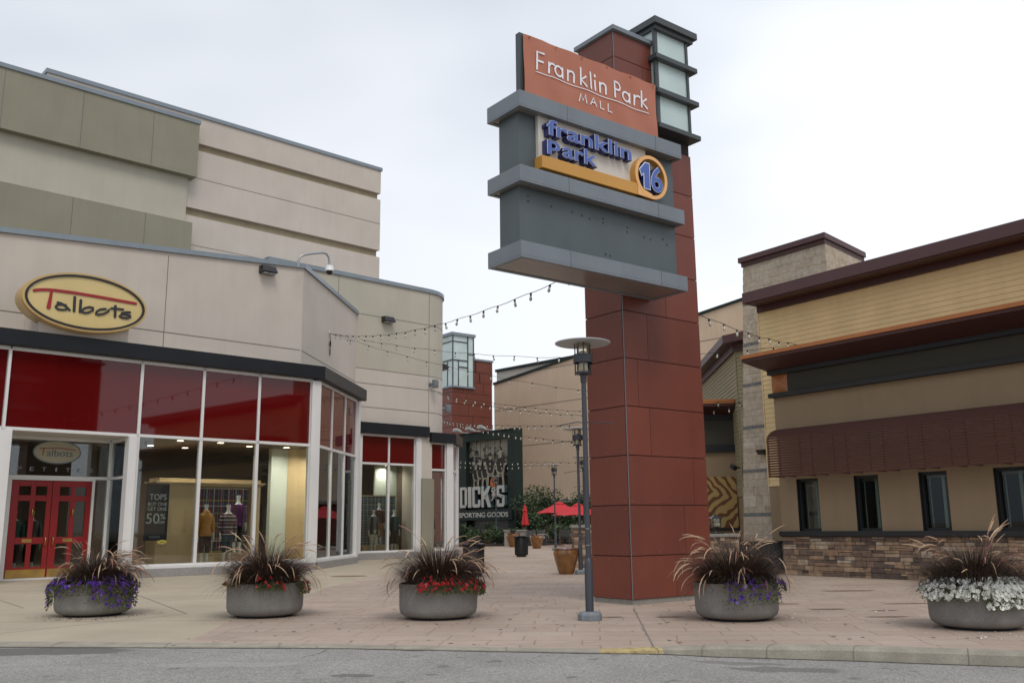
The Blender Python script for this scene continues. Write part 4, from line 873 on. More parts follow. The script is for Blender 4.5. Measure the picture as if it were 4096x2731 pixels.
# mall banner
bn = thing('mall_banner', 'coral red vinyl banner reading Franklin Park MALL above the grey sign cabinet', 'banner', (*TC, 0), TROT)
b = MB()
nu, nz = 40, 12; V = []
def rip(u, z): return .012 * math.sin(u * 9 + z * 5) + .010 * noise.noise(Vector((u * 2.3, z * 3, 1.7))) + .03 * math.exp(-((u + 2.25 - (8.7 - z) * .35) / .06) ** 2) * .4
for i in range(nu + 1):
    for k in range(nz + 1):
        u = -2.53 + 2.93 * i / nu; z = 7.60 + (1.165 - .01 * 0) * k / nz; V.append((u, -.60 + rip(u, z), z))
b.add(V, [(i * (nz + 1) + k, (i + 1) * (nz + 1) + k, (i + 1) * (nz + 1) + k + 1, i * (nz + 1) + k + 1) for i in range(nu) for k in range(nz)])
o = b.build('cloth', M_bannerred, bn, smooth=True)
b = MB(); b.box(-2.585, .43, -.565, -.47, 7.60, 8.785); b.build('backing_frame', M_darkframe, bn)
b = MB(); W_ = .034; yy = (-.648, -.622)
def st(pts, w=W_): b.stroke(pts, w, yy[0] - rnd.uniform(0, .002), yy[1], True)
def circ(cx, cz, r, a0=0, a1=360, n=22): return [(cx + r * math.cos(R_(a0 + (a1 - a0) * i / n)), cz + r * math.sin(R_(a0 + (a1 - a0) * i / n))) for i in range(n + 1)]
zb, xh, CH = 8.245, .17, .285      # baseline, x-height, cap height
k = lambda x: -2.29 + x
st([(k(.02), zb), (k(.02), zb + CH), (k(.15), zb + CH)]); st([(k(.02), zb + .145), (k(.14), zb + .145)])            # F
st([(k(.25), zb), (k(.25), zb + xh)]); st(circ(k(.25) + .075, zb + xh - .075, .075, 175, 60, 8))                       # r
def aa(x): st(circ(x + .09, zb + .088, .085)); st([(x + .175, zb), (x + .175, zb + xh)])
def nn_(x): st([(x, zb), (x, zb + xh)]); st(circ(x + .062, zb + xh - .062, .062, 180, 0, 12) + [(x + .124, zb)])
def kk(x): st([(x, zb), (x, zb + CH)]); st([(x + .115, zb + xh), (x + .01, zb + .085), (x + .125, zb)])
aa(k(.37)); nn_(k(.66)); kk(k(.92)); st([(k(1.15), zb), (k(1.15), zb + CH)]); st([(k(1.25), zb), (k(1.25), zb + xh)]); st([(k(1.25), zb + .245), (k(1.25), zb + .265)], .04); nn_(k(1.36))
st([(k(1.68), zb), (k(1.68), zb + CH)]); st([(k(1.68), zb + CH), (k(1.75), zb + CH)] + circ(k(1.75), zb + .215, .07, 90, -90, 12) + [(k(1.68), zb + .145)])
aa(k(1.87)); st([(k(2.15), zb), (k(2.15), zb + xh)]); st(circ(k(2.15) + .075, zb + xh - .075, .075, 175, 60, 8)); kk(k(2.31))
st([(-2.29 + 2.47 * q / 40, 8.195 - .03 * q / 40) for q in range(41)], .013)
zb, CH = 7.955, .125; W2 = .02
for pts in ([(-1.40, zb), (-1.37, zb + CH), (-1.325, zb + .03), (-1.28, zb + CH), (-1.25, zb)], [(-1.17, zb), (-1.105, zb + CH), (-1.04, zb)], [(-1.15, zb + .045), (-1.06, zb + .045)], [(-.94, zb + CH), (-.94, zb), (-.86, zb)], [(-.76, zb + CH), (-.76, zb), (-.68, zb)]): st(pts, W2)
b.v = [(x, -.611 + rip(x, z) - (.003 if y < -.63 else 0), z) for x, y, z in b.v]
b.build('lettering', M_bannerwhite, bn)
b = MB()
for i in range(6): b.tube([(-2.42 + i * .55, -.63, 8.73), (-2.42 + i * .55, -.61, 8.73)], .012, 8)
b.build('grommet', M_copper, bn)
# cinema sign
cs = thing('cinema_sign', 'cream sign with raised blue letters franklin park and an orange ring around 16', 'sign', (*TC, 0), TROT)
b = MB(); b.box(-2.39, -.08, -.75, -.685, 6.66, 7.385); b.build('board', M_signcream, cs)
b = MB(); b.box(-2.42, -.41, -.87, -.755, 6.50, 6.695); b.box(-2.42, -2.392, -.755, -.685, 6.50, 6.695); b.build('bar', M_signgold, cs, bevel=.005)
RX, RZ = -.09, 6.862
b = MB(); b.ring(RX, RZ, .372, .318, -.87, -.70, 64); rg = b.build('ring', M_signgold, cs); edge_smooth(rg, 40)
b = MB(); b.ring(RX, RZ, .374, .314, -.882, -.87, 64); b.plate([(-.415, 6.50), (RX, 6.488), (RX, 6.57), (-.29, 6.62), (-.415, 6.70)], -.880, -.871); edge_smooth(b.build('ring_face', M_signpeach, rg), 40)
b = MB(); b.plate([(RX + .33 * math.cos(-k2 * PI / 20), RZ + .33 * math.sin(-k2 * PI / 20)) for k2 in range(40)], -.76, -.70); b.build('ring_back', M_signcream, rg)
def letters(txt, u0, u1, z0, z1, ref=None, yf=-.865, shear=0):
    b = MB(); add_text(b, txt, u0, u1, z0, z1, yf, -.752, .034, ref, shear); o = b.build('letters', M_navy, cs)
    o['label'] = 'raised blue letters ' + txt
    b = MB(); add_text(b, txt, u0, u1, z0, z1, yf - .004, yf - .001, .024, ref, shear); b.build('white_outline', M_lwhite, o)
    b = MB(); add_text(b, txt, u0, u1, z0, z1, yf - .008, yf - .005, .013, ref, shear); b.build('blue_face', M_blue, o)
letters('franklin', -2.30, -.54, 7.06, 7.30)
letters('p', -2.30, -2.07, 6.75, 6.96); letters('ark', -2.00, -1.33, 6.765, 7.00)
letters('6', -.10, .145, 6.635, 7.055, yf=-.885)
def one(grow, y0, y1):
    P1_ = [(x_ + .13, z_ + .07) for x_, z_ in ((-.485, 6.87), (-.365, 7.0), (-.29, 7.0), (-.29, 6.58), (-.395, 6.58), (-.395, 6.86), (-.455, 6.80))]
    b = MB(); nn = len(P1_); Q1 = []
    for i_ in range(nn):
        a_, p_, c_ = Vector(P1_[i_ - 1]), Vector(P1_[i_]), Vector(P1_[(i_ + 1) % nn]); n1 = (p_ - a_).normalized(); n2 = (c_ - p_).normalized()
        m_ = Vector((-n1.y - n2.y, n1.x + n2.x)); m_ = m_ / max(.35, m_.length_squared / 2); Q1.append(tuple(p_ + m_ * grow))
    b.plate(Q1[::-1], y0, y1); return b
o1 = one(.032, -.885, -.765).build('letters', M_navy, cs); o1['label'] = 'raised blue digit 1'; one(.024, -.889, -.886).build('white_outline', M_lwhite, o1); one(.010, -.893, -.890).build('blue_face', M_blue, o1)

# ------------------------------------------------------------------ restaurant (right)
RC, RROT = (6.7211, 23.5220), math.atan2(-.81252, .58293)
rb = thing('restaurant', 'tan stucco and yellow siding restaurant with plum roof edge and maroon slatted awning', 'restaurant', (*RC, 0), RROT)
def blocks(mb, x0, x1, z0, z1, y, hmin, hmax, wmin, wmax, dep=.04, gap=.006, jit=.02, seed=1, left=None, skip=None, tf=None):
    r = random.Random(seed); z = z0
    while z < z1 - .01:
        h = min(r.uniform(hmin, hmax), z1 - z)
        if z1 - z - h < hmin * .6: h = z1 - z
        xl = left(z + h / 2) if left else x0
        x = xl
        while x < x1 - .01:
            w_ = min(r.uniform(wmin, wmax), x1 - x)
            if x1 - x - w_ < wmin * .5: w_ = x1 - x
            mb.tint = min(1, max(0, tf(r) if tf else r.random()))
            parts = [(z, z + h)]
            if h > hmax * .66 and r.random() < .38: k_ = r.uniform(.35, .65); parts = [(z, z + h * k_), (z + h * k_, z + h)]
            for a, c_ in parts:
                d = r.uniform(0, jit); mb.box(x + gap / 2, x + w_ - gap / 2, y - dep - d, y, a + gap / 2, c_ - gap / 2)
                mb.tint = min(1, max(0, tf(r) if tf else r.random()))
            x += w_
        z += h
def restaurant():
    # masonry volumes
    w = MB(); w.box(-.05, 12, 0, .55, .93, 1.04)
    xs = [.47, 1.10, 2.09, 2.72, 3.71, 4.36, 5.36, 6.0, 6.98, 7.62, 8.6, 9.24]
    w.box(-.05, 12, .0, .6, 2.31, 5.4)
    prev = -.05
    for a, c_ in zip(xs[0::2], xs[1::2]): w.box(prev, a, 0, .3, 1.04, 2.31); prev = c_
    w.box(prev, 12, 0, .3, 1.04, 2.31); w.box(-.05, .3, .3, .6, .93, 2.31)
    w.box(-.05, .25, .02, .6, 0, .93)
    w.box(-.86, -.05, .60, .9, 0, 2.2)
    w.build('wall', M_rbst, rb)
    w = MB(); w.box(-.02, 12, .01, .3, 0, .93); w.build('stone_backing', M_mortar, rb)
    s = MB(); blocks(s, -.02, 7.6, .0, .93, .01, .075, .15, .14, .44, .05, .009, .03, 5)
    s.build('ledgestone_base', M_stone, rb, bevel=.004)
    s = MB(); s.box(-.05, 12, -.14, .05, .93, 1.05); s.box(-.02, 12, -.11, .02, .915, .93); s.build('sill_ledge', M_charcoal, rb, bevel=.012)
    for a, c_ in zip(xs[0::2], xs[1::2]):
        g = MB(); g.box(a + .05, c_ - .05, .15, .162, 1.10, 2.25); g_ = g.build('window', M_dglass, rb)
        f = MB(); f.box(a, a + .06, .08, .22, 1.05, 2.31); f.box(c_ - .06, c_, .08, .22, 1.05, 2.31); f.box(a + .06, c_ - .06, .08, .22, 1.05, 1.11); f.box(a + .06, c_ - .06, .08, .22, 2.24, 2.31)
        f.box(a - .0, a + .012, -.004, .08, 1.05, 2.31); f.box(a, c_, .25, .29, 1.04, 2.31) if False else None
        f.build('frame', M_charcoal, g_)
    # dim dining room
    f = MB(); f.box(-.0, 12, 3.5, 3.6, 0, 3); f.box(0, 12, .3, 3.5, .3, .4); f.box(0, 12, .3, 3.5, 2.6, 2.7); f.build('inner_wall', mat('dining_dark', (.06, .045, .035), .8), rb)
    f = MB()
    for a, c_ in zip(xs[0::2], xs[1::2]): f.box(a + .40, a + .47, .21, .24, 1.06, 2.26); f.box(a + .12, a + .135, .21, .23, 1.06, 2.2)
    f.build('reflection_strip', M_pale, rb)  # pale strips behind the panes, standing in for reflections in the glass
    # dark green frieze between charcoal bands
    s = MB(); s.box(-.06, 12, -.02, 0, 4.49, 4.96); s.build('frieze', M_frieze, rb)
    s = MB(); s.box(-.11, 12, -.15, .3, 4.38, 4.49); s.box(-.10, 12, -.15, .3, 4.96, 5.07); s.build('band', M_charcoal, rb, bevel=.008)
    s = MB(); a, c_ = -.06, .42; zc, xc = 4.725, .18
    s.add([(a, -.022, 4.49), (c_, -.022, 4.49), (c_, -.022, 4.96), (a, -.022, 4.96), (xc, -.10, zc)], [(0, 1, 4), (1, 2, 4), (2, 3, 4), (3, 0, 4)]); s.build('pyramid_tile', M_copper, rb)
    # canopy
    s = MB(); x0 = -.10; X = 12
    s.add([(x0, -.15, 5.07), (X, -.15, 5.07), (X, .5, 5.07), (x0, .5, 5.07), (-.26, -.9, 5.26), (X, -.9, 5.26), (X, .5, 5.26), (-.26, .5, 5.26)], [(0, 3, 2, 1), (0, 1, 5, 4), (0, 4, 7, 3), (1, 2, 6, 5)])
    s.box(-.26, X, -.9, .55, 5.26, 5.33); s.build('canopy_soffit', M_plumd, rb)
    s = MB(); s.box(-.27, X, -.93, -.80, 5.335, 5.43); s.box(-.27, -.15, -.80, .55, 5.335, 5.43); s.box(-.15, X, -.8, .55, 5.33, 5.36); s.build('canopy_edge', M_copper, rb, bevel=.004)
    # siding
    s = MB(); z = 2.22
    while z < 6.95:
        s.add([(-.86, .585, z), (12, .585, z), (12, .60, z + .126), (-.86, .60, z + .126), (-.86, .66, z), (12, .66, z), (12, .66, z + .126), (-.86, .66, z + .126)], [(0, 1, 2, 3), (0, 4, 5, 1), (0, 3, 7, 4)])
        z += .126
    s.box(-.86, 12, .66, .75, 2.2, 7.0); s.build('siding', M_siding, rb)
    s = MB(); s.box(-.87, -.05, .575, .60, 2.19, 2.225); s.box(-.87, -.84, .575, .66, 2.22, 6.9); s.build('corner_trim', M_siding, rb)
    # roof edge
    s = MB(); s.box(-.86, 12.5, -.02, .9, 7.03, 7.32); s.build('roof_fascia', M_plum, rb, bevel=.008)
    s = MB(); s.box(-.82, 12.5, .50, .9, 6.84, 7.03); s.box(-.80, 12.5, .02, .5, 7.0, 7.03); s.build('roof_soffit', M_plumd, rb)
    # slatted awning: curved at the top, hanging in front of the windows
    fr = MB(); sl_ = MB(); X1 = 8.8; x0 = .10
    ps = []
    n_ = 8
    for i in range(n_ + 1):
        a = R_(90 * i / n_); ps.append((-.02 - .55 * math.sin(a), 3.54 - .30 * (1 - math.cos(a))))
    for i in range(1, 15): ps.append((-.57, 3.24 - i * .062))
    for (y, z) in ps: sl_.box(x0, X1, y - .018, y + .010, z - .021, z + .023)
    for x in [x0 + .01 + i * .94 for i in range(10)] + [x0 + .35 + i * .94 for i in range(9)]:
        pr = [(p[0] + .012, p[1]) for p in ps]
        for (a, c_) in zip(pr[:-1], pr[1:]):
            fr.add([(x, a[0], a[1]), (x + .02, a[0], a[1]), (x + .02, c_[0], c_[1]), (x, c_[0], c_[1]), (x, a[0] + .02, a[1]), (x + .02, a[0] + .02, a[1]), (x + .02, c_[0] + .02, c_[1]), (x, c_[0] + .02, c_[1])], [(0, 1, 2, 3), (4, 7, 6, 5), (0, 3, 7, 4), (1, 5, 6, 2)])
        fr.box(x, x + .02, -.56, 0, 2.36, 2.385)
    aw = fr.build('awning_frame', M_maroon, rb); sl_.build('slats', M_maroon, aw)
restaurant()
# stone tower of the restaurant
def stone_tower():
    left = lambda z: -2.66 + z * .0735
    w = MB(); w.add([(left(0) + .04, 1.52, 0), (.7, 1.52, 0), (.22, 3.9, 0), (left(0) + .04, 3.9, 0), (left(8.6) + .04, 1.52, 8.6), (.7, 1.52, 8.6), (.22, 3.9, 8.6), (left(8.6) + .04, 3.9, 8.6)], [(0, 3, 2, 1), (4, 5, 6, 7), (0, 1, 5, 4), (1, 2, 6, 5), (2, 3, 7, 6), (3, 0, 4, 7)])
    o = w.build('stone_core', M_ashmort, rb)
    s = MB(); zs_ = [0, 1.44, 2.64, 3.86, 5.06, 6.22, 7.42, 8.62]
    tf = lambda r: r.gauss(.55, .17)
    for i in range(7):
        blocks(s, 0, .76, zs_[i] + (.09 if i else 0), zs_[i + 1], 1.52, .16, .34, .16, .46, .02, .005, .006, 30 + i, left=left, tf=tf)
    s.X = Matrix.Translation((.76, 1.50, 0)) @ Matrix.Rotation(R_(101.3), 4, 'Z')
    blocks(s, 0, 2.4, 7.0, 8.62, 0.0, .16, .34, .16, .46, .02, .005, .004, 77, tf=tf)
    s.build('ashlar_face', M_ashlar, rb)
    s = MB()
    for z in zs_[1:7]: s.add([(left(z) - .005, 1.49, z), (.77, 1.49, z), (.77, 1.53, z), (left(z) - .005, 1.53, z), (left(z) - .005, 1.49, z + .09), (.77, 1.49, z + .09), (.77, 1.53, z + .09), (left(z) - .005, 1.53, z + .09)], [(0, 3, 2, 1), (4, 5, 6, 7), (0, 1, 5, 4), (1, 2, 6, 5), (2, 3, 7, 6), (3, 0, 4, 7)])
    s.build('stone_band', M_ashband, rb)
    s = MB(); s.prism([(-2.06, 1.46), (.80, 1.46), (.80 - .196 * 2.6, 1.46 + .98 * 2.6), (-2.06, 4.0)], 8.56, 8.69); s.build('tower_trim', M_plumd, rb)
    s = MB(); s.prism([(-2.12, 1.40), (.86, 1.40), (.86 - .196 * 2.7, 1.40 + .98 * 2.7), (-2.12, 4.05)], 8.69, 8.84); s.build('tower_coping', M_plum, rb)
stone_tower()
def rworld(u, v, z=0): return Matrix.Translation((*RC, 0)) @ Matrix.Rotation(RROT, 4, 'Z') @ Vector((u, v, z))
t = thing('wall_light', 'small black wedge light fixed to the pale stone tower beside the awning', 'wall light', rworld(-1.68, 1.48, 3.18), RROT)
b = MB(); b.add([(-.13, 0, .07), (.13, 0, .07), (.10, 0, -.07), (-.10, 0, -.07), (-.13, -.20, .06), (.13, -.20, .06), (.10, -.14, -.07), (-.10, -.14, -.07)], [(0, 1, 2, 3), (7, 6, 5, 4), (4, 5, 1, 0), (3, 2, 6, 7), (0, 3, 7, 4), (1, 5, 6, 2)]); b.build('housing', M_black, t, bevel=.008)
b = MB(); b.box(-.06, .06, -.12, -.03, -.078, -.07); b.build('lens', M_disc, t)

# ------------------------------------------------------------------ restaurant wing behind (annex)
NX = (7.2663, 29.6239)
wing = thing('restaurant_wing', 'olive sided rear wing of the restaurant with zebra striped panel and copper edged canopy', 'building', (*NX, 0), 0)
def annex():
    A = R_(90 - 2.78)      # side wall runs away from the camera
    # siding, side wall (local x runs back, outside = +y side facing the plaza)
    s = MB(); s.frame(0, 0, A); z = 2.1
    while z < 6.8:
        s.add([(0, .015, z), (9, .015, z), (9, 0, z + .13), (0, 0, z + .13), (0, -.06, z), (9, -.06, z)], [(3, 2, 1, 0), (0, 1, 5, 4)]); z += .13
    s.box(0, 9, -.3, -.001, 2.1, 6.9)
    s.frame(0, 0, RROT); z = 2.1
    while z < 6.8:
        s.add([(0, -.015, z), (3.5, -.015, z), (3.5, 0, z + .13), (0, 0, z + .13), (0, .06, z), (3.5, .06, z)], [(0, 1, 2, 3), (0, 4, 5, 1)]); z += .13
    s.box(.02, 3.5, .001, .3, 2.1, 6.9)
    s.box(-.02, .02, -.03, .02, 2.1, 6.85)
    s.build('siding', M_siding2, wing)
    w = MB(); w.frame(0, 0, A); w.box(.02, 9, -.3, -.02, 0, 2.1); w.frame(0, 0, RROT); w.box(.02, 3.5, .02, .3, 0, 2.1)
    # projecting bay with the zebra panel
    w.frame(0, 0, R_(-2.78)); w.box(-2.0, .0, 1.06, 6, 0, 5.25)
    w.build('wall', M_rbst, wing)
    f = MB(); f.frame(0, 0, R_(-2.78)); f.box(-2.0, -.0, 1.03, 1.06, 3.80, 4.66); f.build('frieze', M_frieze, wing)
    
    for bx in ((-2.0, -.0, .96, 1.1, 3.56, 3.80), (-2.0, -.03, .96, 1.1, 4.64, 4.80), (-2.0, 0, .98, 1.06, 1.03, 1.11)): f = MB(); f.frame(0, 0, R_(-2.78)); f.box(*bx); f.build('band', M_charcoal, wing)
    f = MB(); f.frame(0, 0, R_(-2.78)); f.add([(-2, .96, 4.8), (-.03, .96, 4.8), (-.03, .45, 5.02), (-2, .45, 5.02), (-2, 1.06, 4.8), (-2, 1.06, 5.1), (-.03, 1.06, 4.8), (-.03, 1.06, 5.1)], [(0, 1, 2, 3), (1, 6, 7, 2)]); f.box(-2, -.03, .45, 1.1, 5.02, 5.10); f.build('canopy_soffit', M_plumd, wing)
    f = MB(); f.frame(0, 0, R_(-2.78)); f.box(-2, -.03, .43, 1.1, 5.105, 5.24); f.build('canopy_edge', M_copper, wing)
    z_ = MB(); z_.box(-1.6, -.02, -.02, 0, 1.12, 2.76); zo = z_.build('zebra_panel', M_zebra, wing); zo.location = (1.055 * math.sin(R_(2.78)), 1.04 * math.cos(R_(2.78)), 0); zo.rotation_euler = (0, 0, R_(-2.78))
    # plum roof edge with overhang
    c, s_ = math.cos(RROT), math.sin(RROT)
    e = .42
    ca, sa = math.cos(A), math.sin(A)
    outA = Vector((-sa, ca)); outR = Vector((s_, -c))
    dA, dR = Vector((ca, sa)), Vector((c, s_))
    # intersection of the two offset lines
    den = dA.x * dR.y - dA.y * dR.x; P_ = outA * e; Q_ = outR * e; q = Q_ - P_; tt = (q.x * dR.y - q.y * dR.x) / den; K = P_ + dA * tt
    E1 = K + dA * 11; E2 = K + dR * 4.5
    f = MB(); f.prism([tuple(K), tuple(E2), tuple(E2 - outR * 1.2), tuple(K - (outA + outR) * .35 - Vector((0, 0))), tuple(E1 - outA * 1.2), tuple(E1)], 6.98, 7.24); f.build('roof_fascia', M_plum, wing)
    e2 = .10; K2 = K * (e2 / e)
    f = MB(); f.prism([tuple(K2), tuple(K2 + dR * 4), tuple(K2 + dR * 4 - outR * .3), tuple(K2 - (outA + outR) * .12), tuple(K2 + dA * 10 - outA * .3), tuple(K2 + dA * 10)], 6.72, 6.98); f.build('roof_soffit', M_plumd, wing)
annex()
t = thing('flood_light', 'small tilted black flood light on the olive siding beside the zebra panel', 'flood light', (6.98, 29.5, 2.98), R_(20))
b = MB(); b.tube([(.22, 0, 0), (.05, 0, .0)], .025, 8); b.build('arm', M_black, t)
b = MB(); b.X = Matrix.Rotation(R_(25), 4, 'X') @ Matrix.Rotation(R_(20), 4, 'Y'); b.box(-.12, .06, -.10, .08, -.06, .08); b.build('head', M_black, t, bevel=.02)

# black fence and lantern pier
t = thing('iron_fence', 'low black iron fence between the stone pier and the restaurant corner', 'fence', (6.77, 23.74, 0), 0)
b = MB(); b.box(-.035, .035, -.035, .035, 0, .86); b.box(-1.9, -1.83, -.035, .035, 0, .86); b.build('fence_post', M_black, t)
b = MB(); b.box(-1.85, -.03, -.02, .02, .76, .81); b.box(-1.85, -.03, -.02, .02, .10, .14); b.build('rail', M_black, t)
b = MB()
for i in range(15): b.box(-1.75 + i * .118, -1.73 + i * .118, -.01, .01, .14, .76)
b.build('baluster', M_black, t)
b = MB(); b.box(-1.8, -.05, .03, .05, .14, .76); b.build('mesh_screen', M_charcoal, t)
t = thing('stone_pier', 'stacked stone pier with pale cap behind the red tower', 'pier', (5.25, 24.0, 0), R_(-3))
b = MB(); b.box(-.33, .33, -.33, .33, 0, .92); b.build('core', M_mortar, t)
b = MB(); blocks(b, -.37, .37, 0, .92, -.33, .06, .12, .12, .3, .04, .01, .02, 9); b.X = Matrix.Translation((-.33, 0, 0)) @ Matrix.Rotation(-PI / 2, 4, 'Z'); blocks(b, -.37, .33, 0, .92, .0, .06, .12, .12, .3, .04, .01, .02, 10); b.build('ledgestone', M_stone, t)
b = MB(); b.box(-.42, .42, -.42, .42, .92, 1.0); b.build('pier_cap', M_concd, t, bevel=.015)
t = thing('lantern', 'black four sided lantern standing on the stone pier', 'lantern', (5.12, 24.0, 1.0), R_(10))
b = MB(); b.box(-.16, .16, -.16, .16, 0, .03); b.lathe([(.05, .03), (.035, .06), (.035, .14), (.08, .16)], 12); b.box(-.11, .11, -.11, .11, .16, .18)
for x in (-1, 1):
    for y in (-1, 1): b.box(x * .10 - .01, x * .10 + .01, y * .10 - .01, y * .10 + .01, .18, .38)
b.box(-.11, .11, -.11, .11, .29, .30)
b.add([(-.16, -.16, .38), (.16, -.16, .38), (.16, .16, .38), (-.16, .16, .38), (0, 0, .48)], [(0, 1, 4), (1, 2, 4), (2, 3, 4), (3, 0, 4), (3, 2, 1, 0)]); b.lathe([(.012, .47), (.02, .49), (.005, .52)], 8); b.build('cage', M_black, t)
b = MB(); b.box(-.085, .085, -.085, .085, .185, .375); b.build('lantern_glass', M_lampglass, t)

# ------------------------------------------------------------------ far end of the plaza
WC, WROT = (-1.6875, 84.0), math.atan2(-.71806, .69598)
wb = thing('beige_mall_building', 'large beige stucco mall wall with dark green sloping roof edge at the far end', 'building', (*WC, 0), WROT)
zt = lambda u: 13.94 + .117 * u
b = MB(); b.wedge(0, 28.5, 0, 9, 3.3, 3.3, zt(0), zt(28.5)); b.mi = 1; b.box(.1, 11.2, .25, 12, 3.3, 15.15); b.build('wall', [M_beige, M_greywall], wb)
b = MB(); b.wedge(-.05, 28.6, -.12, .2, zt(0), zt(28.5), zt(0) + .2, zt(28.5) + .2); b.box(0, 11.6, .12, 12, 15.15, 15.38); b.build('coping', M_dgreen, wb)
b = MB()
for z in (8.12, 11.53): b.box(.05, 28.4, -.012, .004, z, z + .05)
b.box(5.4, 28.4, -.012, .004, 14.57, 14.62); b.build('wall_joint', M_joint, wb)
b = MB(); b.box(-2, 28.4, -.05, 12, 0, 3.12); b.build('brick_base', M_brick, wb)
b = MB(); b.box(-2, 28.4, -.3, 12, 3.12, 3.36); b.build('stone_ledge', M_concd, wb)
QC, QROT = (-4.8683, 74.0), math.atan2(.61449, .78892)
qb = thing('red_corner_building', 'red panelled building with a frosted glass corner lantern behind the sporting goods sign', 'building', (*QC, 0), QROT)
b = MB(); b.box(0, 4.0, 0, 8, 0, 12.97); b.box(.05, 4.08, .05, 8, 12.97, 14.70); b.build('wall', M_towerred, qb)
b = MB(); b.box(2.0, 4.14, -.05, 8, 14.70, 14.86); b.build('coping', M_cap, qb)
j = MB()
for z in (9.1, 10.04, 10.97, 11.90, 12.85): j.box(-.004, 4.0, -.012, .004, z, z + .03); j.box(-.012, .004, -.004, 5, z, z + .03)
for z in (12.78, 13.74): j.box(2.1, 4.09, .04, .052, z, z + .03)
for u, z0, z1 in ((1.1, 11.9, 12.3), (1.4, 10.97, 11.9), (1.6, 10.04, 10.97), (2.0, 9.1, 10.04), (2.75, 12.8, 13.7), (3.1, 11.9, 12.8), (2.35, 13.74, 14.7), (1.2, 6, 9.1)): j.box(u, u + .025, -.012, .06, z0, z1)
j.build('panel_joint', M_towerdark, qb)
g = MB(); g.box(-.02, 2.02, -.08, 2.0, 12.35, 16.6); gb = g.build('glass_box', M_frost, qb)
f = MB()
def mu(u0, u1, z0, z1): f.box(u0, u1, -.13, -.06, z0, z1)
for u in (-.06, 1.42, 2.0): mu(u, u + .09, 12.35, 16.6)
mu(.50, .57, 12.45, 14.55); mu(0, 1.45, 16.05, 16.13); mu(0, 1.45, 14.5, 14.6); mu(.53, 1.45, 13.95, 14.05); mu(1.45, 2.05, 15.1, 15.18)
def mv(v0, v1, z0, z1): f.box(-.07, .0, v0, v1, z0, z1)
mv(.60, .67, 12.45, 14.45); mv(0, 2, 16.05, 16.13); mv(0, 2, 14.5, 14.6); mv(.62, 2, 13.95, 14.05); mv(1.9, 2.0, 12.4, 16.6)
f.build('frame', M_darkframe, gb)
f = MB(); f.box(-.2, 2.18, -.24, 2.1, 16.58, 16.82); f.box(-.12, 2.12, -.18, 2.1, 12.30, 12.44); f.build('trim', M_cap, gb)
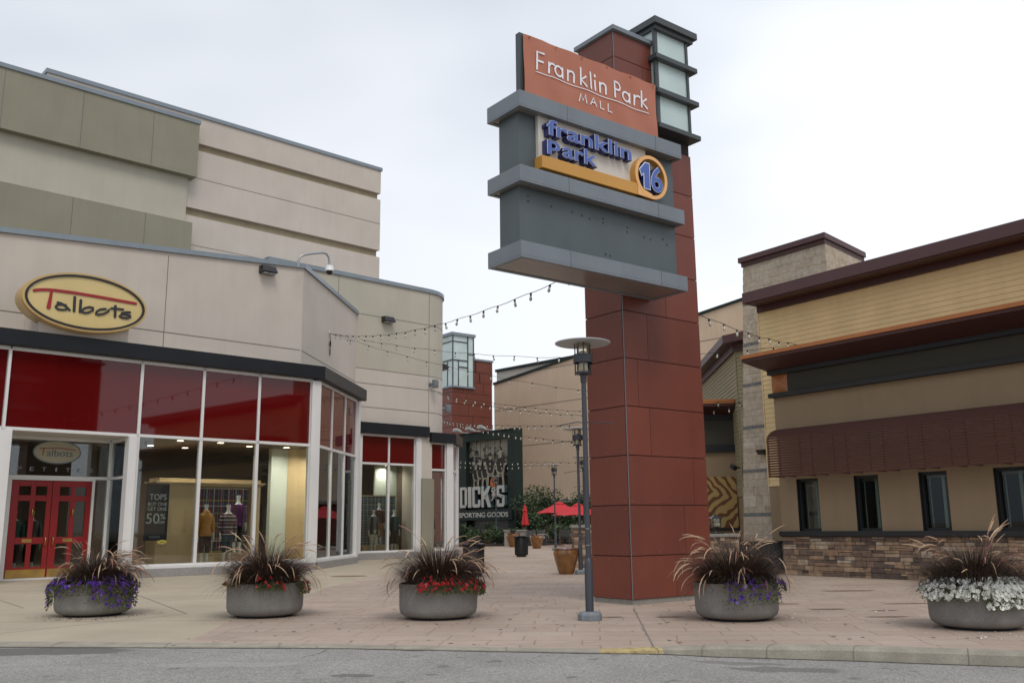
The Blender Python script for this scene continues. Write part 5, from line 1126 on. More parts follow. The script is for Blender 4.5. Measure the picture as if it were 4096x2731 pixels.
# billboard
DC, DROT = (-3.3909, 70.0), math.atan2(-.71806, .69598)
db = thing('sporting_goods_sign', 'dark green framed billboard with photo mural and lettering DICK\'S SPORTING GOODS', 'billboard', (*DC, 0), DROT)
b = MB(); b.box(4.54, 5.35, -.25, .35, 0, 8.05); b.box(-.70, .03, -.25, .35, 0, 8.05); b.box(.03, 4.54, -.25, .35, 7.48, 8.05); b.mi = 1; b.box(-1.5, 4.54, .20, .40, 0, 7.48); b.build('frame', [M_dgreen, M_black], db)
b = MB(); b.box(4.6, 5.3, -.26, -.25, 7.5, 8.0); b.box(5.1, 5.42, -.32, .4, 0, 8.12); b.box(-.8, 5.42, -.32, .4, 8.05, 8.13); b.build('frame_trim', M_dgreen, db)
def mural():
    m_bg, t_ = newmat('mural_backdrop'); n_ = t_.nodes.new; l_ = t_.links.new
    o_ = n_('ShaderNodeOutputMaterial'); p_ = n_('ShaderNodeBsdfPrincipled'); l_(p_.outputs[0], o_.inputs[0]); p_.inputs['Roughness'].default_value = .7
    tc_ = n_('ShaderNodeTexCoord'); nz = n_('ShaderNodeTexNoise'); nz.inputs['Scale'].default_value = 2.6; nz.inputs['Detail'].default_value = 7; nz.inputs['Roughness'].default_value = .75; l_(tc_.outputs['Object'], nz.inputs['Vector'])
    sp_ = n_('ShaderNodeSeparateXYZ'); l_(tc_.outputs['Object'], sp_.inputs[0])
    ma = n_('ShaderNodeMath'); ma.operation = 'MULTIPLY_ADD'; l_(sp_.outputs[2], ma.inputs[0]); ma.inputs[1].default_value = .078; l_(nz.outputs[0], ma.inputs[2])
    rr = n_('ShaderNodeValToRGB'); l_(ma.outputs[0], rr.inputs[0]); e = rr.color_ramp.elements; e[0].position = .96; e[0].color = (.012, .011, .008, 1); e[1].position = 1.05; e[1].color = (.26, .25, .20, 1)
    l_(rr.outputs[0], p_.inputs['Base Color'])
    sep = mat('mural_skin', (.26, .24, .18), .8, var=.35, scale=7); drk = mat('mural_cloth', (.018, .017, .014), .8, var=.3); lit_ = mat('mural_cap', (.26, .25, .20), .8)
    b = MB(); b.box(.03, 4.52, .12, .20, 2.5, 7.48); o = b.build('photo_mural', m_bg, db)
    f = MB(); r = random.Random(3)
    # trunks
    f.mi = 1
    for x in (.25, .75, 1.25, 1.75, 2.05, 2.35, 2.75, 3.35): f.box(x, x + r.uniform(.02, .07), .112, .118, 5.2, 7.45)
    # seated figures: dark torsos, pale heads, forearms and shins
    figs = [(.75, 5.55, .8), (1.30, 5.85, .95), (1.85, 5.75, .9), (2.50, 6.25, 1.1), (3.60, 6.35, 1.15)]
    for i, (x, zh, s) in enumerate(figs):
        y = .085 - i * .045
        f.mi = 1; f.plate([(x + a_ * s, zh + b_ * s) for a_, b_ in ((-.12, -.2), (-.42, -.5), (-.46, -1.35), (.46, -1.35), (.42, -.5), (.12, -.2))][::-1], y, y + .03)
        f.mi = 0; f.plate([(x + .17 * s * math.cos(-q * PI / 8), zh + .23 * s * math.sin(-q * PI / 8)) for q in range(16)][::-1], y - .012, y)
        f.mi = 1; f.plate([(x + .18 * s * math.cos(q * PI / 8), zh + .05 + .22 * s * math.sin(q * PI / 8)) for q in range(9)][::-1], y - .022, y - .013) if i == 3 else None
        if i == 4: f.mi = 2; f.plate([(x + .2 * s * math.cos(q * PI / 8), zh + .08 + .2 * s * math.sin(q * PI / 8)) for q in range(9)][::-1], y - .022, y - .013)
        f.mi = 0
        for q in (-1, 1):
            f.stroke([(x + q * .40 * s, zh - .6 * s), (x + q * .30 * s, zh - 1.05 * s), (x + q * .02 * s, zh - 1.2 * s)], .11 * s, y - .014, y - .002)
            f.stroke([(x + q * .22 * s, zh - 1.2 * s), (x + q * .28 * s, zh - 1.9 * s)], .17 * s, y - .012, y - .002)
    f.build('printed_figures', [sep, drk, lit_], o)
mural()
b = MB(); b.box(-.9, 5.10, -.45, -.10, 1.70, 2.44); pn = b.build('name_panel', M_dgreen, db)
b = MB(); b.mi = 0; add_text(b, 'SPORTING GOODS', -.52, 4.74, 1.90, 2.24, -.48, -.45, .012); b.build('lettering', M_letgrey, pn)
b = MB(); z0, z1 = 2.61, 4.12; yf, yb = -.45, -.05
def P(poly): b.plate(poly, yf, yb)
def glyph(x0, x1, kind):
    w_ = x1 - x0; t_ = .24 * 1.0; c_ = .16
    if kind == 'I': P([(x0, z0), (x1, z0), (x1, z1), (x0, z1)])
    if kind == 'D':
        P([(x0, z0), (x0 + t_, z0), (x0 + t_, z1), (x0, z1)]); P([(x0 + t_, z0), (x1 - c_, z0), (x1 - c_, z0 + .2), (x0 + t_, z0 + .2)]); P([(x0 + t_, z1 - .2), (x1 - c_, z1 - .2), (x1 - c_, z1), (x0 + t_, z1)])
        P([(x1 - t_, z0 + .2), (x1 - c_, z0 + .001), (x1, z0 + .22), (x1, z1 - .22), (x1 - c_, z1 - .001), (x1 - t_, z1 - .2)])
    if kind in 'CS':
        for (a, c2) in ((z0, z0 + .24), (z1 - .24, z1)): P([(x0 + .1, a), (x1 - .1, a), (x1, a + (.12 if a == z0 else .0)), (x1, c2 - (.0 if a == z0 else .12)), (x1 - .1, c2), (x0 + .1, c2), (x0, c2 - (.0 if a == z0 else .12)), (x0, a + (.12 if a == z0 else 0))])
    if kind == 'C':
        P([(x0, z0 + .24), (x0 + t_, z0 + .24), (x0 + t_, z1 - .24), (x0, z1 - .24)]); P([(x1 - t_, z0 + .24), (x1, z0 + .24), (x1, z0 + .55), (x1 - t_, z0 + .55)]); P([(x1 - t_, z1 - .55), (x1, z1 - .55), (x1, z1 - .24), (x1 - t_, z1 - .24)])
    if kind == 'S':
        zm = (z0 + z1) / 2; P([(x0, zm), (x0 + t_, zm - .0), (x0 + t_, z1 - .24), (x0, z1 - .24)]); P([(x1 - t_, z0 + .24), (x1, z0 + .24), (x1, zm), (x1 - t_, zm)]); P([(x0, zm + .01), (x1 - t_, zm - .14), (x1, zm), (x1, zm + .03), (x0 + t_, zm + .16)])
        P([(x0, z0 + .24), (x0 + t_, z0 + .24), (x0 + t_, z0 + .5), (x0, z0 + .5)]); P([(x1 - t_, z1 - .5), (x1, z1 - .5), (x1, z1 - .24), (x1 - t_, z1 - .24)])
    if kind == 'K':
        P([(x0, z0), (x0 + t_, z0), (x0 + t_, z1), (x0, z1)]); P([(x0 + t_, z0 + .5), (x0 + t_, z0 + 1.05), (x1 - .28, z1), (x1, z1), (x1 - .42, z0 + .80)]); P([(x1 - .30, z0), (x1 + .02, z0), (x1 - .36, z0 + .98), (x0 + t_ + .1, z0 + .80)])
for kd, a, c_ in (('D', -.42, .36), ('I', -.04 + .53, .32 + .53), ('C', .97, 1.84), ('K', 1.96, 2.96), ('S', 3.59, 4.39)):
    b = MB(); yf, yb = -.45, -.05; glyph(a, c_, kd); lo = b.build('block_letter', M_teal, db); lo['label'] = 'pale block letter ' + kd
    b = MB(); yf, yb = -.475, -.452; glyph(a, c_, kd); b.build('letter_face', M_letgrey, lo)
b = MB(); b.X = Matrix.Translation((.53, .27, 0)); b.plate([(2.70 + .30 * math.cos(-q * PI / 14), 4.36 + .34 * math.sin(-q * PI / 14)) for q in range(28)], -.74, -.6); b.mi = 1
b.stroke([(2.42, 4.45), (2.7, 4.36), (2.98, 4.28)], .03, -.752, -.742); b.stroke([(2.62, 4.68), (2.68, 4.36), (2.78, 4.04)], .03, -.752, -.742); b.stroke(circ(2.42, 4.7, .3, -70, 20, 8), .03, -.752, -.742); b.stroke(circ(2.98, 4.0, .3, 110, 200, 8), .03, -.752, -.742)
b.mi = 2; b.plate([(2.72 + .23 * math.cos(-q * PI / 10), 3.82 + .24 * math.sin(-q * PI / 10)) for q in range(20)], -.735, -.6)
b.mi = 1; b.plate([(2.72 + .08 * math.cos(-q * PI / 3 + .3), 3.84 + .08 * math.sin(-q * PI / 3 + .3)) for q in range(6)], -.745, -.735)
for q in range(5): a_ = q * 1.256 + .5; b.plate([(2.72 + .19 * math.cos(a_) + .045 * math.cos(-w_ * PI / 3), 3.83 + .19 * math.sin(a_) + .045 * math.sin(-w_ * PI / 3)) for w_ in range(6)], -.745, -.735)
b.mi = 2; b.plate([(2.74 + .18 * math.cos(-q * PI / 10), 3.46 + .19 * math.sin(-q * PI / 10)) for q in range(20)], -.755, -.6); b.mi = 3; b.stroke([(2.64, 3.6), (2.68, 3.46), (2.62, 3.33)], .02, -.765, -.756); b.stroke([(2.85, 3.6), (2.80, 3.46), (2.86, 3.33)], .02, -.765, -.756)
b.mi = 2; b.stroke([(2.68, 3.26), (2.55, 3.12), (2.42, 3.05)], [.12, .08, .04], -.735, -.6)
b.build('ball_emblem', [mat('basketball_orange', (.55, .13, .02), .6, var=.05), M_black, M_letgrey, M_logored], db)
b = MB()
for u in (-.55, .85, 2.2):
    b.X = Matrix.Translation((u, -.6, 8.25)) @ Matrix.Rotation(R_(-20), 4, 'X'); b.box(-.32, .32, -.25, .2, 0, .10); b.box(-.24, .24, -.30, .15, .1, .2); b.X = Matrix.Identity(4); b.tube([(u, -.5, 8.3), (u + .6, .2, 8.15)], .03, 6)
b.build('sign_floodlight', M_disc, db)

# low stone planter wall, mulch bed
t = thing('stone_planter_wall', 'low pale stone block wall in the planting bed under the billboard', 'wall', (0, 60, 0), R_(-8))
b = MB(); b.box(-.6, .75, -.3, .3, 0, .92); b.box(-.65, .8, -.35, .35, .92, 1.02); b.build('blocks', M_concd, t, bevel=.02)
b = MB(); b.prism([(-6, 60.5), (.6, 59.8), (5.2, 66.5), (22, 60), (22, 78), (-6, 78)], 0, .10); tag(b.build('planting_bed', M_soil), kind='structure')

# shrubs ---------------------------------------------------------------------
def shrub(name, label, loc, rx, ry, h, n=900, leaf=.10, seed=1, group='shrubs along the far wall', bottom=.05, m=None):
    r = random.Random(seed); t = thing(name, label, 'shrub', loc, r.uniform(0, 6), group)
    s = MB()
    for k in range(9):
        a = r.uniform(0, 6.28); s.tube([(0, 0, 0), (rx * .25 * math.cos(a), ry * .25 * math.sin(a), h * .4), (rx * .55 * math.cos(a), ry * .55 * math.sin(a), h * .8)], [.035, .02, .008], 5)
    s.build('stem', M_wood, t)
    lobes = [(r.uniform(-.55, .55) * rx, r.uniform(-.5, .5) * ry, r.uniform(.25, .85) * h, r.uniform(.35, .6)) for _ in range(11)]
    f = MB()
    for k in range(n):
        lx, ly, lz, lr = r.choice(lobes); d = Vector((r.gauss(0, 1), r.gauss(0, 1), r.gauss(0, 1))).normalized() * (r.random() ** .35)
        x = lx + d.x * lr * rx; y = ly + d.y * lr * ry; z = max(bottom, lz + d.z * lr * h * .42)
        a = Vector((r.gauss(0, 1), r.gauss(0, 1), r.gauss(0, .6))).normalized(); bb_ = a.cross(Vector((r.gauss(0, 1), r.gauss(0, 1), r.gauss(0, 1)))).normalized(); L_ = leaf * r.uniform(.6, 1.3)
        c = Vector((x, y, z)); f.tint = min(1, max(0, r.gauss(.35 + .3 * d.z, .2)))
        f.add([c, c + a * L_ * .5 + bb_ * L_ * .28, c + a * L_, c + a * L_ * .5 - bb_ * L_ * .28], [(0, 1, 2, 3)])
    f.build('foliage', m or M_shrub, t); return t
shrub('tall_shrub', 'tall dark shrub rising behind the closed red umbrella', (1.6, 68, 0), 2.0, 1.6, 3.9, 2600, .20, 11)
shrub('tall_shrub', 'dark leafy shrub on the right of the billboard post', (.9, 65.5, 0), 1.5, 1.3, 3.3, 2200, .18, 12)
shrub('tall_shrub', 'loose shrub in front of the stone ledge left of the open umbrellas', (3.0, 70, 0), 1.8, 1.4, 3.4, 1800, .20, 13)
shrub('tall_shrub', 'green shrub against the brick wall beneath the open umbrellas', (3.6, 66.5, 0), 1.7, 1.2, 2.5, 1800, .18, 14)
shrub('tall_shrub', 'shrub rising behind the far street lamps next to the red tower', (5.0, 67, 0), 1.5, 1.3, 3.7, 2200, .18, 15)
shrub('low_shrub', 'bright green low bush at the foot of the billboard', (-.9, 61.8, 0), 1.3, .9, 1.25, 1500, .14, 16)
shrub('low_shrub', 'low bush beside the glazed pot at the left end of the bed', (-2.4, 64, 0), 1.0, .8, 1.1, 1000, .14, 17)
shrub('low_shrub', 'low dark bush behind the two metal benches', (2.9, 64.6, 0), 1.9, .9, 1.6, 1700, .15, 18)
shrub('low_shrub', 'low hedge plant under the billboard letters', (-3.4, 66, 0), 1.4, .9, 1.5, 1100, .15, 19)
shrub('low_shrub', 'green bush right of the second metal bench', (4.4, 63.6, 0), 1.3, .8, 1.5, 1300, .15, 20)

# ------------------------------------------------------------------ street lamps
def lamp():
    t = thing('street_lamp', 'slate grey street lamp with wide flat disc shade in front of the red tower', 'street lamp', (1.005, 12.93, 0), 0, 'street lamps with disc shades along the plaza')
    b = MB(); b.lathe([(.165, 0), (.165, .075), (.14, .11), (.06, .115)], 8); b.build('base', M_basegrey, t, bevel=.006)
    b = MB(); b.lathe([(.056, .10), (.056, .74), (.047, .79), (.036, .81)], 20); edge_smooth(b.build('sleeve', M_pole, t))
    b = MB(); b.lathe([(.036, .78), (.034, 3.22), (.044, 3.225), (.046, 3.31), (.05, 3.33)], 18); edge_smooth(b.build('pole', M_pole, t))
    b = MB()
    for z in (.98, 1.20): b.lathe([(.038, z), (.038, z + .008)], 18)
    b.build('band', M_pipe, t)
    b = MB(); b.lathe([(.04, 3.33), (.12, 3.345), (.125, 3.37), (.10, 3.375)], 24); edge_smooth(b.build('tray', M_pole, t))
    b = MB(); b.lathe([(.088, 3.37), (.088, 3.80)], 24, cap=False); b.build('glass_cylinder', M_lampglass, t, smooth=True)
    b = MB(); b.lathe([(.078, 3.375), (.05, 3.50), (.045, 3.52), (.06, 3.62), (.07, 3.66), (.03, 3.68)], 16); edge_smooth(b.build('reflector', M_lampcore, t))
    b = MB(); b.lathe([(.132, 3.50), (.138, 3.505), (.138, 3.62), (.132, 3.625), (.126, 3.62), (.126, 3.505)], 28, cap=False); edge_smooth(b.build('ring', M_pole, t))
    b = MB()
    for a in (30, 150, 270): b.tube([(.125 * math.cos(R_(a)), .125 * math.sin(R_(a)), 3.34), (.125 * math.cos(R_(a)), .125 * math.sin(R_(a)), 3.80)], .009, 6)
    b.build('rod', M_pole, t)
    b = MB(); b.lathe([(.10, 3.79), (.37, 3.775), (.395, 3.785), (.395, 3.795), (.37, 3.802), (.02, 3.815)], 40); edge_smooth(b.build('disc_shade', M_disc, t), 60)
    for s in (-1, 1):
        b = MB(); b.tube([(s * .03, 0, 2.66), (s * .12, 0, 2.665), (s * .36, 0, 2.62 if s < 0 else 2.65), (s * .40, 0, 2.60 if s < 0 else 2.645)], .007, 6); b.build('banner_arm', M_pole, t)
    return t
lamp0 = lamp()
dup(lamp0, (1.73, 24.9, 0), R_(12), 'street lamp just left of the red tower, half hidden by the nearest lamp pole')
dup(lamp0, (2.95, 39.5, 0), R_(5), 'street lamp behind the half hidden lamp, its disc lowest beside the red tower edge', scale=(1.08, 1.08, 1.08))
dup(lamp0, (2.12, 48.7, 0), R_(0), 'thin far street lamp standing in front of the open red umbrellas', scale=(1.15, 1.15, 1.15))
dup(lamp0, (-1.22, 64.4, 0), R_(8), 'farthest street lamp standing in front of the billboard letters', scale=(1.22, 1.22, 1.22))

# ------------------------------------------------------------------ planters with fountain grass and petunias
def planter(label, x, y, rz=0):
    t = thing('concrete_planter', label, 'planter', (x, y, 0), rz, 'round concrete planters along the kerb')
    b = MB(); b.lathe([(.40, 0), (.41, .045), (.36, .05)], 40); edge_smooth(b.build('foot', M_charcoal, t))
    b = MB(); b.lathe([(.40, .025), (.475, .038), (.527, .075), (.546, .135), (.550, .28), (.552, .44), (.555, .472), (.548, .48), (.515, .48), (.508, .47), (.49, .38)], 56, cap=False); b.lathe([(.30, .036), (.37, .036)], 40, cap=False); edge_smooth(b.build('bowl', M_conc, t), 40)
    b = MB(); b.lathe([(.50, .40), (.25, .43), (.01, .44)], 40, cap=False); b.build('soil', M_soil, t)
    return t
def fgrass(label, x, y, z, seed, lean=(0, 0), n=1500, npl=60, R=.62, H=.62, side=0):
    n = int(n * 2.3); npl = int(npl * 1.3)
    r = random.Random(seed); t = thing('fountain_grass', label, 'ornamental grass', (x, y, z), 0, 'purple fountain grass clumps in the planters')
    b = MB()
    for i in range(n):
        a = r.uniform(0, 2 * PI); r0 = .40 * math.sqrt(r.random()); q = abs(r.gauss(0, .50)) + .02 + (r0 / .40) ** 1.5 * .75
        q = min(q, 1.6); Lb = H * r.uniform(.45, 1.0) * (1.0 if q < .6 else .92)
        d = Vector((math.cos(a), math.sin(a), 0)); p = Vector((r0 * math.cos(a) + lean[0] * .2, r0 * math.sin(a) + lean[1] * .2, 0)); sd = Vector((-d.y, d.x, 0)); w = r.uniform(.0020, .0046)
        el = PI / 2 - q * .8; P_ = [p.copy()]; seg = 5; bend = r.uniform(.1, .75) + q * .2; a += r.gauss(0, .25)
        for k in range(seg):
            e = el - bend * (k / seg) * 1.6; p = p + (d * math.cos(e) + Vector((0, 0, math.sin(e)))) * Lb / seg + Vector((lean[0], lean[1], 0)) * .03 * k; P_.append(p.copy())
        b.tint = min(1, max(0, r.gauss(.45, .22)))
        vs = []
        for k, pp in enumerate(P_):
            ww = w * (1 - (k / seg) ** 2 * .85); vs += [pp - sd * ww, pp + sd * ww]
        b.add(vs, [(2 * k, 2 * k + 1, 2 * k + 3, 2 * k + 2) for k in range(seg)])
    b.build('blades', M_blade, t)
    f = MB()
    for i in range(npl):
        a = r.uniform(0, 2 * PI)
        if side and r.random() < .45: a = (0 if side > 0 else PI) + r.gauss(0, .5)
        d = Vector((math.cos(a), math.sin(a), 0)); q = r.uniform(.1, 1.5); Ls = r.uniform(.5, .92) * H / .70; el = PI / 2 - q * .72
        p = Vector((d.x * .1, d.y * .1, .05)); P_ = [p.copy()]; seg = 12; bend = r.uniform(.5, 2.0); tw_ = r.gauss(0, .05)
        for k in range(seg):
            e = el - bend * (k / seg) ** 1.8 * 1.5; d = (d + Vector((-d.y, d.x, 0)) * tw_).normalized(); p = p + (d * math.cos(e) + Vector((0, 0, math.sin(e)))) * Ls / seg; P_.append(p.copy())
        f.tint = .1; f.tube(P_[:10], .0018, 3, False)
        # plume: ragged fuzzy taper over the last part
        tip = P_[r.choice((8, 9, 9)):]; f.tint = min(1, max(.0, r.gauss(.5, .28))); rr = r.uniform(.0055, .009)
        f.tube(tip, ([rr * .5, rr, rr, rr * .8, rr * .25] if len(tip) == 5 else [rr * .6, rr, rr * .85, rr * .25]), 5)
        for k in range(26):
            u_ = r.random() * (len(tip) - 1.01); i0 = int(u_); c = tip[i0].lerp(tip[i0 + 1], u_ - i0); dd = (tip[i0 + 1] - tip[i0]).normalized(); o = Vector((r.gauss(0, 1), r.gauss(0, 1), r.gauss(0, 1))); o = (o - dd * o.dot(dd)).normalized()
            e_ = c + o * rr * r.uniform(1.3, 2.0) + dd * .02; s_ = dd.cross(o) * .0016; f.add([c - s_, c + s_, e_], [(0, 1, 2)])
    f.build('seed_plumes', M_plume, t)
    return t
def petunias(name, label, x, y, z, seed, m, spec, nleaf, nfl, fr=.024, dropmax=.22):
    """spec: list of (angle centre, angle half width, droop, weight)"""
    r = random.Random(seed); t = thing(name, label, 'flowers', (x, y, z), 0, 'petunias spilling from the planters')
    lf = MB(); fl = MB(); stt = MB()
    tot = sum(s[3] for s in spec)
    def place(extra=0):
        q = r.random() * tot
        for s in spec:
            q -= s[3]
            if q <= 0: break
        a = s[0] + r.uniform(-1, 1) * s[1]; u_ = r.random() ** .8; 
        if r.random() < .45 or s[2] < .02:
            rad = r.uniform(.36, .56); zz = .02 + r.uniform(0, .10) - max(0, rad - .5) * .8
        else:
            dz = r.random() ** 1.3 * s[2]; rad = .565 + .05 * math.sin(min(1, dz / .15) * 2.2) + r.uniform(0, .04); zz = .04 - dz
        return Vector((rad * math.cos(a), rad * math.sin(a), zz + extra)), a
    for i in range(nleaf):
        p, a = place(-.01); out = Vector((math.cos(a), math.sin(a), .3)); u_ = Vector((r.gauss(0, 1), r.gauss(0, 1), r.gauss(0, 1))) + out; u_.normalize(); v_ = u_.cross(Vector((r.gauss(0, 1), r.gauss(0, 1), r.gauss(0, 1)))).normalized(); L_ = r.uniform(.020, .042); lf.tint = min(1, max(0, r.gauss(.5, .3)))
        lf.add([p, p + u_ * L_ * .5 + v_ * L_ * .3, p + u_ * L_, p + u_ * L_ * .5 - v_ * L_ * .3], [(0, 1, 2, 3)])
    for i in range(nfl):
        p, a = place(.012); nrm = (Vector((math.cos(a), math.sin(a), .55)) + Vector((r.gauss(0, .35), r.gauss(0, .35), r.gauss(0, .3)))).normalized(); p = p + nrm * .02
        e1 = nrm.orthogonal().normalized(); e2 = nrm.cross(e1); R0 = fr * r.uniform(.75, 1.15); ph = r.uniform(0, 6.28); tb = min(1, max(0, r.gauss(.45, .25)))
        ring = []; K = 15
        for k in range(K):
            an = ph + 2 * PI * k / K; rr = R0 * (1 + .13 * math.cos(5 * (an - ph))); ring.append(p + (e1 * math.cos(an) + e2 * math.sin(an)) * rr + nrm * (.006 * math.cos(5 * (an - ph)) + r.uniform(-.002, .002)))
        thr = p - nrm * .012; fl.tint = tb
        base = [thr] + ring; fl.add(base, [(0, k + 1, (k + 1) % K + 1) for k in range(K)])
        fl.tint = max(0, tb - .45); c_ = p - nrm * .004; fl.add([c_ + (e1 * math.cos(k * 1.2566) + e2 * math.sin(k * 1.2566)) * R0 * .22 for k in range(5)], [(0, 1, 2, 3, 4)])
    lf.build('leaves', M_leaf, t); fl.build('blossoms', m, t); return t
F = -PI / 2
PL = [(-6.42, 14.58), (-3.68, 14.10), (-1.08, 13.50), (2.97, 12.86), (5.55, 11.52)]
planter('concrete planter with purple petunias in front of the red doors', *PL[0]); planter('concrete planter with sparse red petunias in front of the shop windows', *PL[1], .7)
planter('concrete planter with dense red petunias on its right rim', *PL[2], 1.3); planter('concrete planter with trailing purple petunias right of the red tower', *PL[3], 2.1); planter('concrete planter brimming with white petunias at the right edge', *PL[4], 2.9)
fgrass('purple fountain grass leaning right above purple petunias, nearest the red doors', *PL[0], .43, 101, (.15, 0), 1700, 70, H=.70, side=1)
fgrass('purple fountain grass with plumes drooping both ways in front of the shop windows', *PL[1], .43, 102, (.0, 0), 2100, 72, H=.78)
fgrass('purple fountain grass above dense red petunias, plumes leaning right', *PL[2], .43, 103, (.02, 0), 2100, 60, H=.78, side=1)
fgrass('purple fountain grass with pale plumes over the base of the red tower', *PL[3], .43, 104, (.05, 0), 2000, 64, H=.78)
fgrass('reddish fountain grass above white petunias at the right edge', *PL[4], .43, 105, (.0, 0), 2000, 60, H=.74, side=1)
petunias('purple_petunias', 'mass of purple petunias spilling over the whole rim of the planter by the red doors', *PL[0], .45, 201, M_purple, [(F, 1.4, .16, 3), (F + 1.15, .5, .38, 3), (F - 1.3, .3, .36, 1.2), (F - .5, .15, .22, .5), (F + .4, .15, .26, .5), (PI / 2, 1.5, .1, 1)], 4200, 380)
petunias('red_petunias', 'few red petunias on the rim of the planter before the shop windows', *PL[1], .45, 202, M_red, [(F + .35, .35, .09, 2), (F + 1.35, .25, .16, 1.6), (F - .8, .3, .02, .7)], 1600, 34, fr=.027)
petunias('red_petunias', 'dense band of bright red petunias along the right rim of the third planter', *PL[2], .45, 203, M_red, [(F + .35, .75, .11, 4), (F + 1.3, .3, .16, 2)], 2600, 125, fr=.027)
petunias('purple_petunias', 'thin trails of purple petunias on the planter right of the red tower', *PL[3], .45, 204, M_purple, [(F + .35, .55, .26, 3), (F + 1.2, .3, .12, .8), (F - .3, .2, .32, 1)], 1300, 84)
petunias('white_petunias', 'thick collar of white petunias around the planter at the right edge', *PL[4], .45, 205, M_pwhite, [(F - .5, 1.1, .16, 3), (F + .1, .4, .24, 2), (F + .9, .7, .14, 2), (PI / 2, 1.5, .08, 1)], 2000, 950, fr=.027)

# ------------------------------------------------------------------ plaza furniture
def pot(label, x, y, s=1.0, plant=None, seed=0):
    t = thing('glazed_pot', label, 'pot', (x, y, 0), 0, 'amber glazed pots on the plaza'); t.scale = (s, s, s)
    b = MB(); b.lathe([(.19, 0), (.20, .01), (.25, .15), (.315, .38), (.345, .52), (.345, .58), (.32, .645)], 40, cap=False); b.lathe([(.0, .001), (.19, .001)], 40, cap=False); edge_smooth(b.build('body', M_glaze, t), 50)
    b = MB(); b.lathe([(.32, .64), (.335, .65), (.335, .675), (.30, .68), (.285, .66), (.28, .60)], 40, cap=False); edge_smooth(b.build('rim', M_glazerim, t), 50)
    b = MB(); b.lathe([(.29, .60), (.01, .62)], 30, cap=False); b.build('soil', M_soil, t); return t
pot('large empty amber glazed pot beside the second lamp and stone pier', 1.36, 25.0, .97)
pot('amber pot with spiky green plant behind the black litter bin', 1.26, 53.2, 1.12); pot('amber pot half hidden behind the black litter bin', -.07, 57.6, 1.22); pot('far amber pot with red flowers near the billboard', -1.75, 65.6, 1.5)
t = thing('spiky_plant', 'spiky green dracaena with small white flowers in an amber pot', 'plant', (1.26, 53.2, .70), 0)
b = MB(); r = random.Random(4)
for i in range(60):
    a = r.uniform(0, 6.28); q = r.uniform(.1, 1.3); d = Vector((math.cos(a), math.sin(a), 0)); L_ = r.uniform(.35, .62); P_ = [d * L_ * k / 4 * math.sin(q) + Vector((0, 0, L_ * (k / 4) * math.cos(q) - .12 * (k / 4) ** 2 * q)) for k in range(5)]; sd = Vector((-d.y, d.x, 0)); b.tint = r.random()
    vs = []
    for k, p in enumerate(P_): vs += [p - sd * .014 * (1 - k / 4.2), p + sd * .014 * (1 - k / 4.2)]
    b.add(vs, [(2 * k, 2 * k + 1, 2 * k + 3, 2 * k + 2) for k in range(4)])
b.build('leaves', M_shrub, t)
b = MB()
for i in range(60): p = Vector((r.gauss(.15, .2), r.gauss(-.1, .15), r.uniform(-.15, .08))); b.tint = r.random(); b.add([p, p + Vector((.03, 0, 0)), p + Vector((.03, 0, .03)), p + Vector((0, 0, .03))], [(0, 1, 2, 3)])
b.build('blossoms', M_pwhite, t)
shrub('potted_flowers', 'green leaves and red flowers growing in the far amber pot', (-1.75, 65.6, .95), .6, .5, .6, 500, .09, 31, 'plants in the amber pots', -.1)
shrub('potted_flowers', 'small green plant in the half hidden amber pot', (-.07, 57.6, .78), .4, .4, .35, 250, .07, 32, 'plants in the amber pots', -.1)
def bin_(label, x, y, s=1):
    t = thing('litter_bin', label, 'litter bin', (x, y, 0), 0, 'black slatted metal litter bins'); t.scale = (s, s, s)
    b = MB(); b.lathe([(.20, 0), (.20, .05), (.24, .06), (.26, .09)], 28); b.lathe([(.255, .09), (.262, .12), (.262, .78), (.25, .80)], 28, cap=False); edge_smooth(b.build('liner', M_black, t))
    b = MB()
    for k in range(28): a = 2 * PI * k / 28; b.tube([(.266 * math.cos(a), .266 * math.sin(a), .09), (.270 * math.cos(a), .270 * math.sin(a), .70), (.31 * math.cos(a), .31 * math.sin(a), .80)], .009, 4)
    b.build('slats', M_black, t)
    b = MB(); b.lathe([(.30, .79), (.33, .80), (.33, .815), (.20, .83), (.19, .80)], 30, cap=False); b.lathe([(.16, .93), (.17, .94), (.01, .95)], 24)
    for a in (0, 120, 240): b.tube([(.2 * math.cos(R_(a)), .2 * math.sin(R_(a)), .81), (.13 * math.cos(R_(a)), .13 * math.sin(R_(a)), .94)], .008, 5)
    b.build('lid', M_black, t); return t
bin_('black metal litter bin alone in the middle of the plaza', .29, 39.3, 1.02); bin_('black metal litter bin hidden behind the third planter', -1.05, 24.4, 1.0)
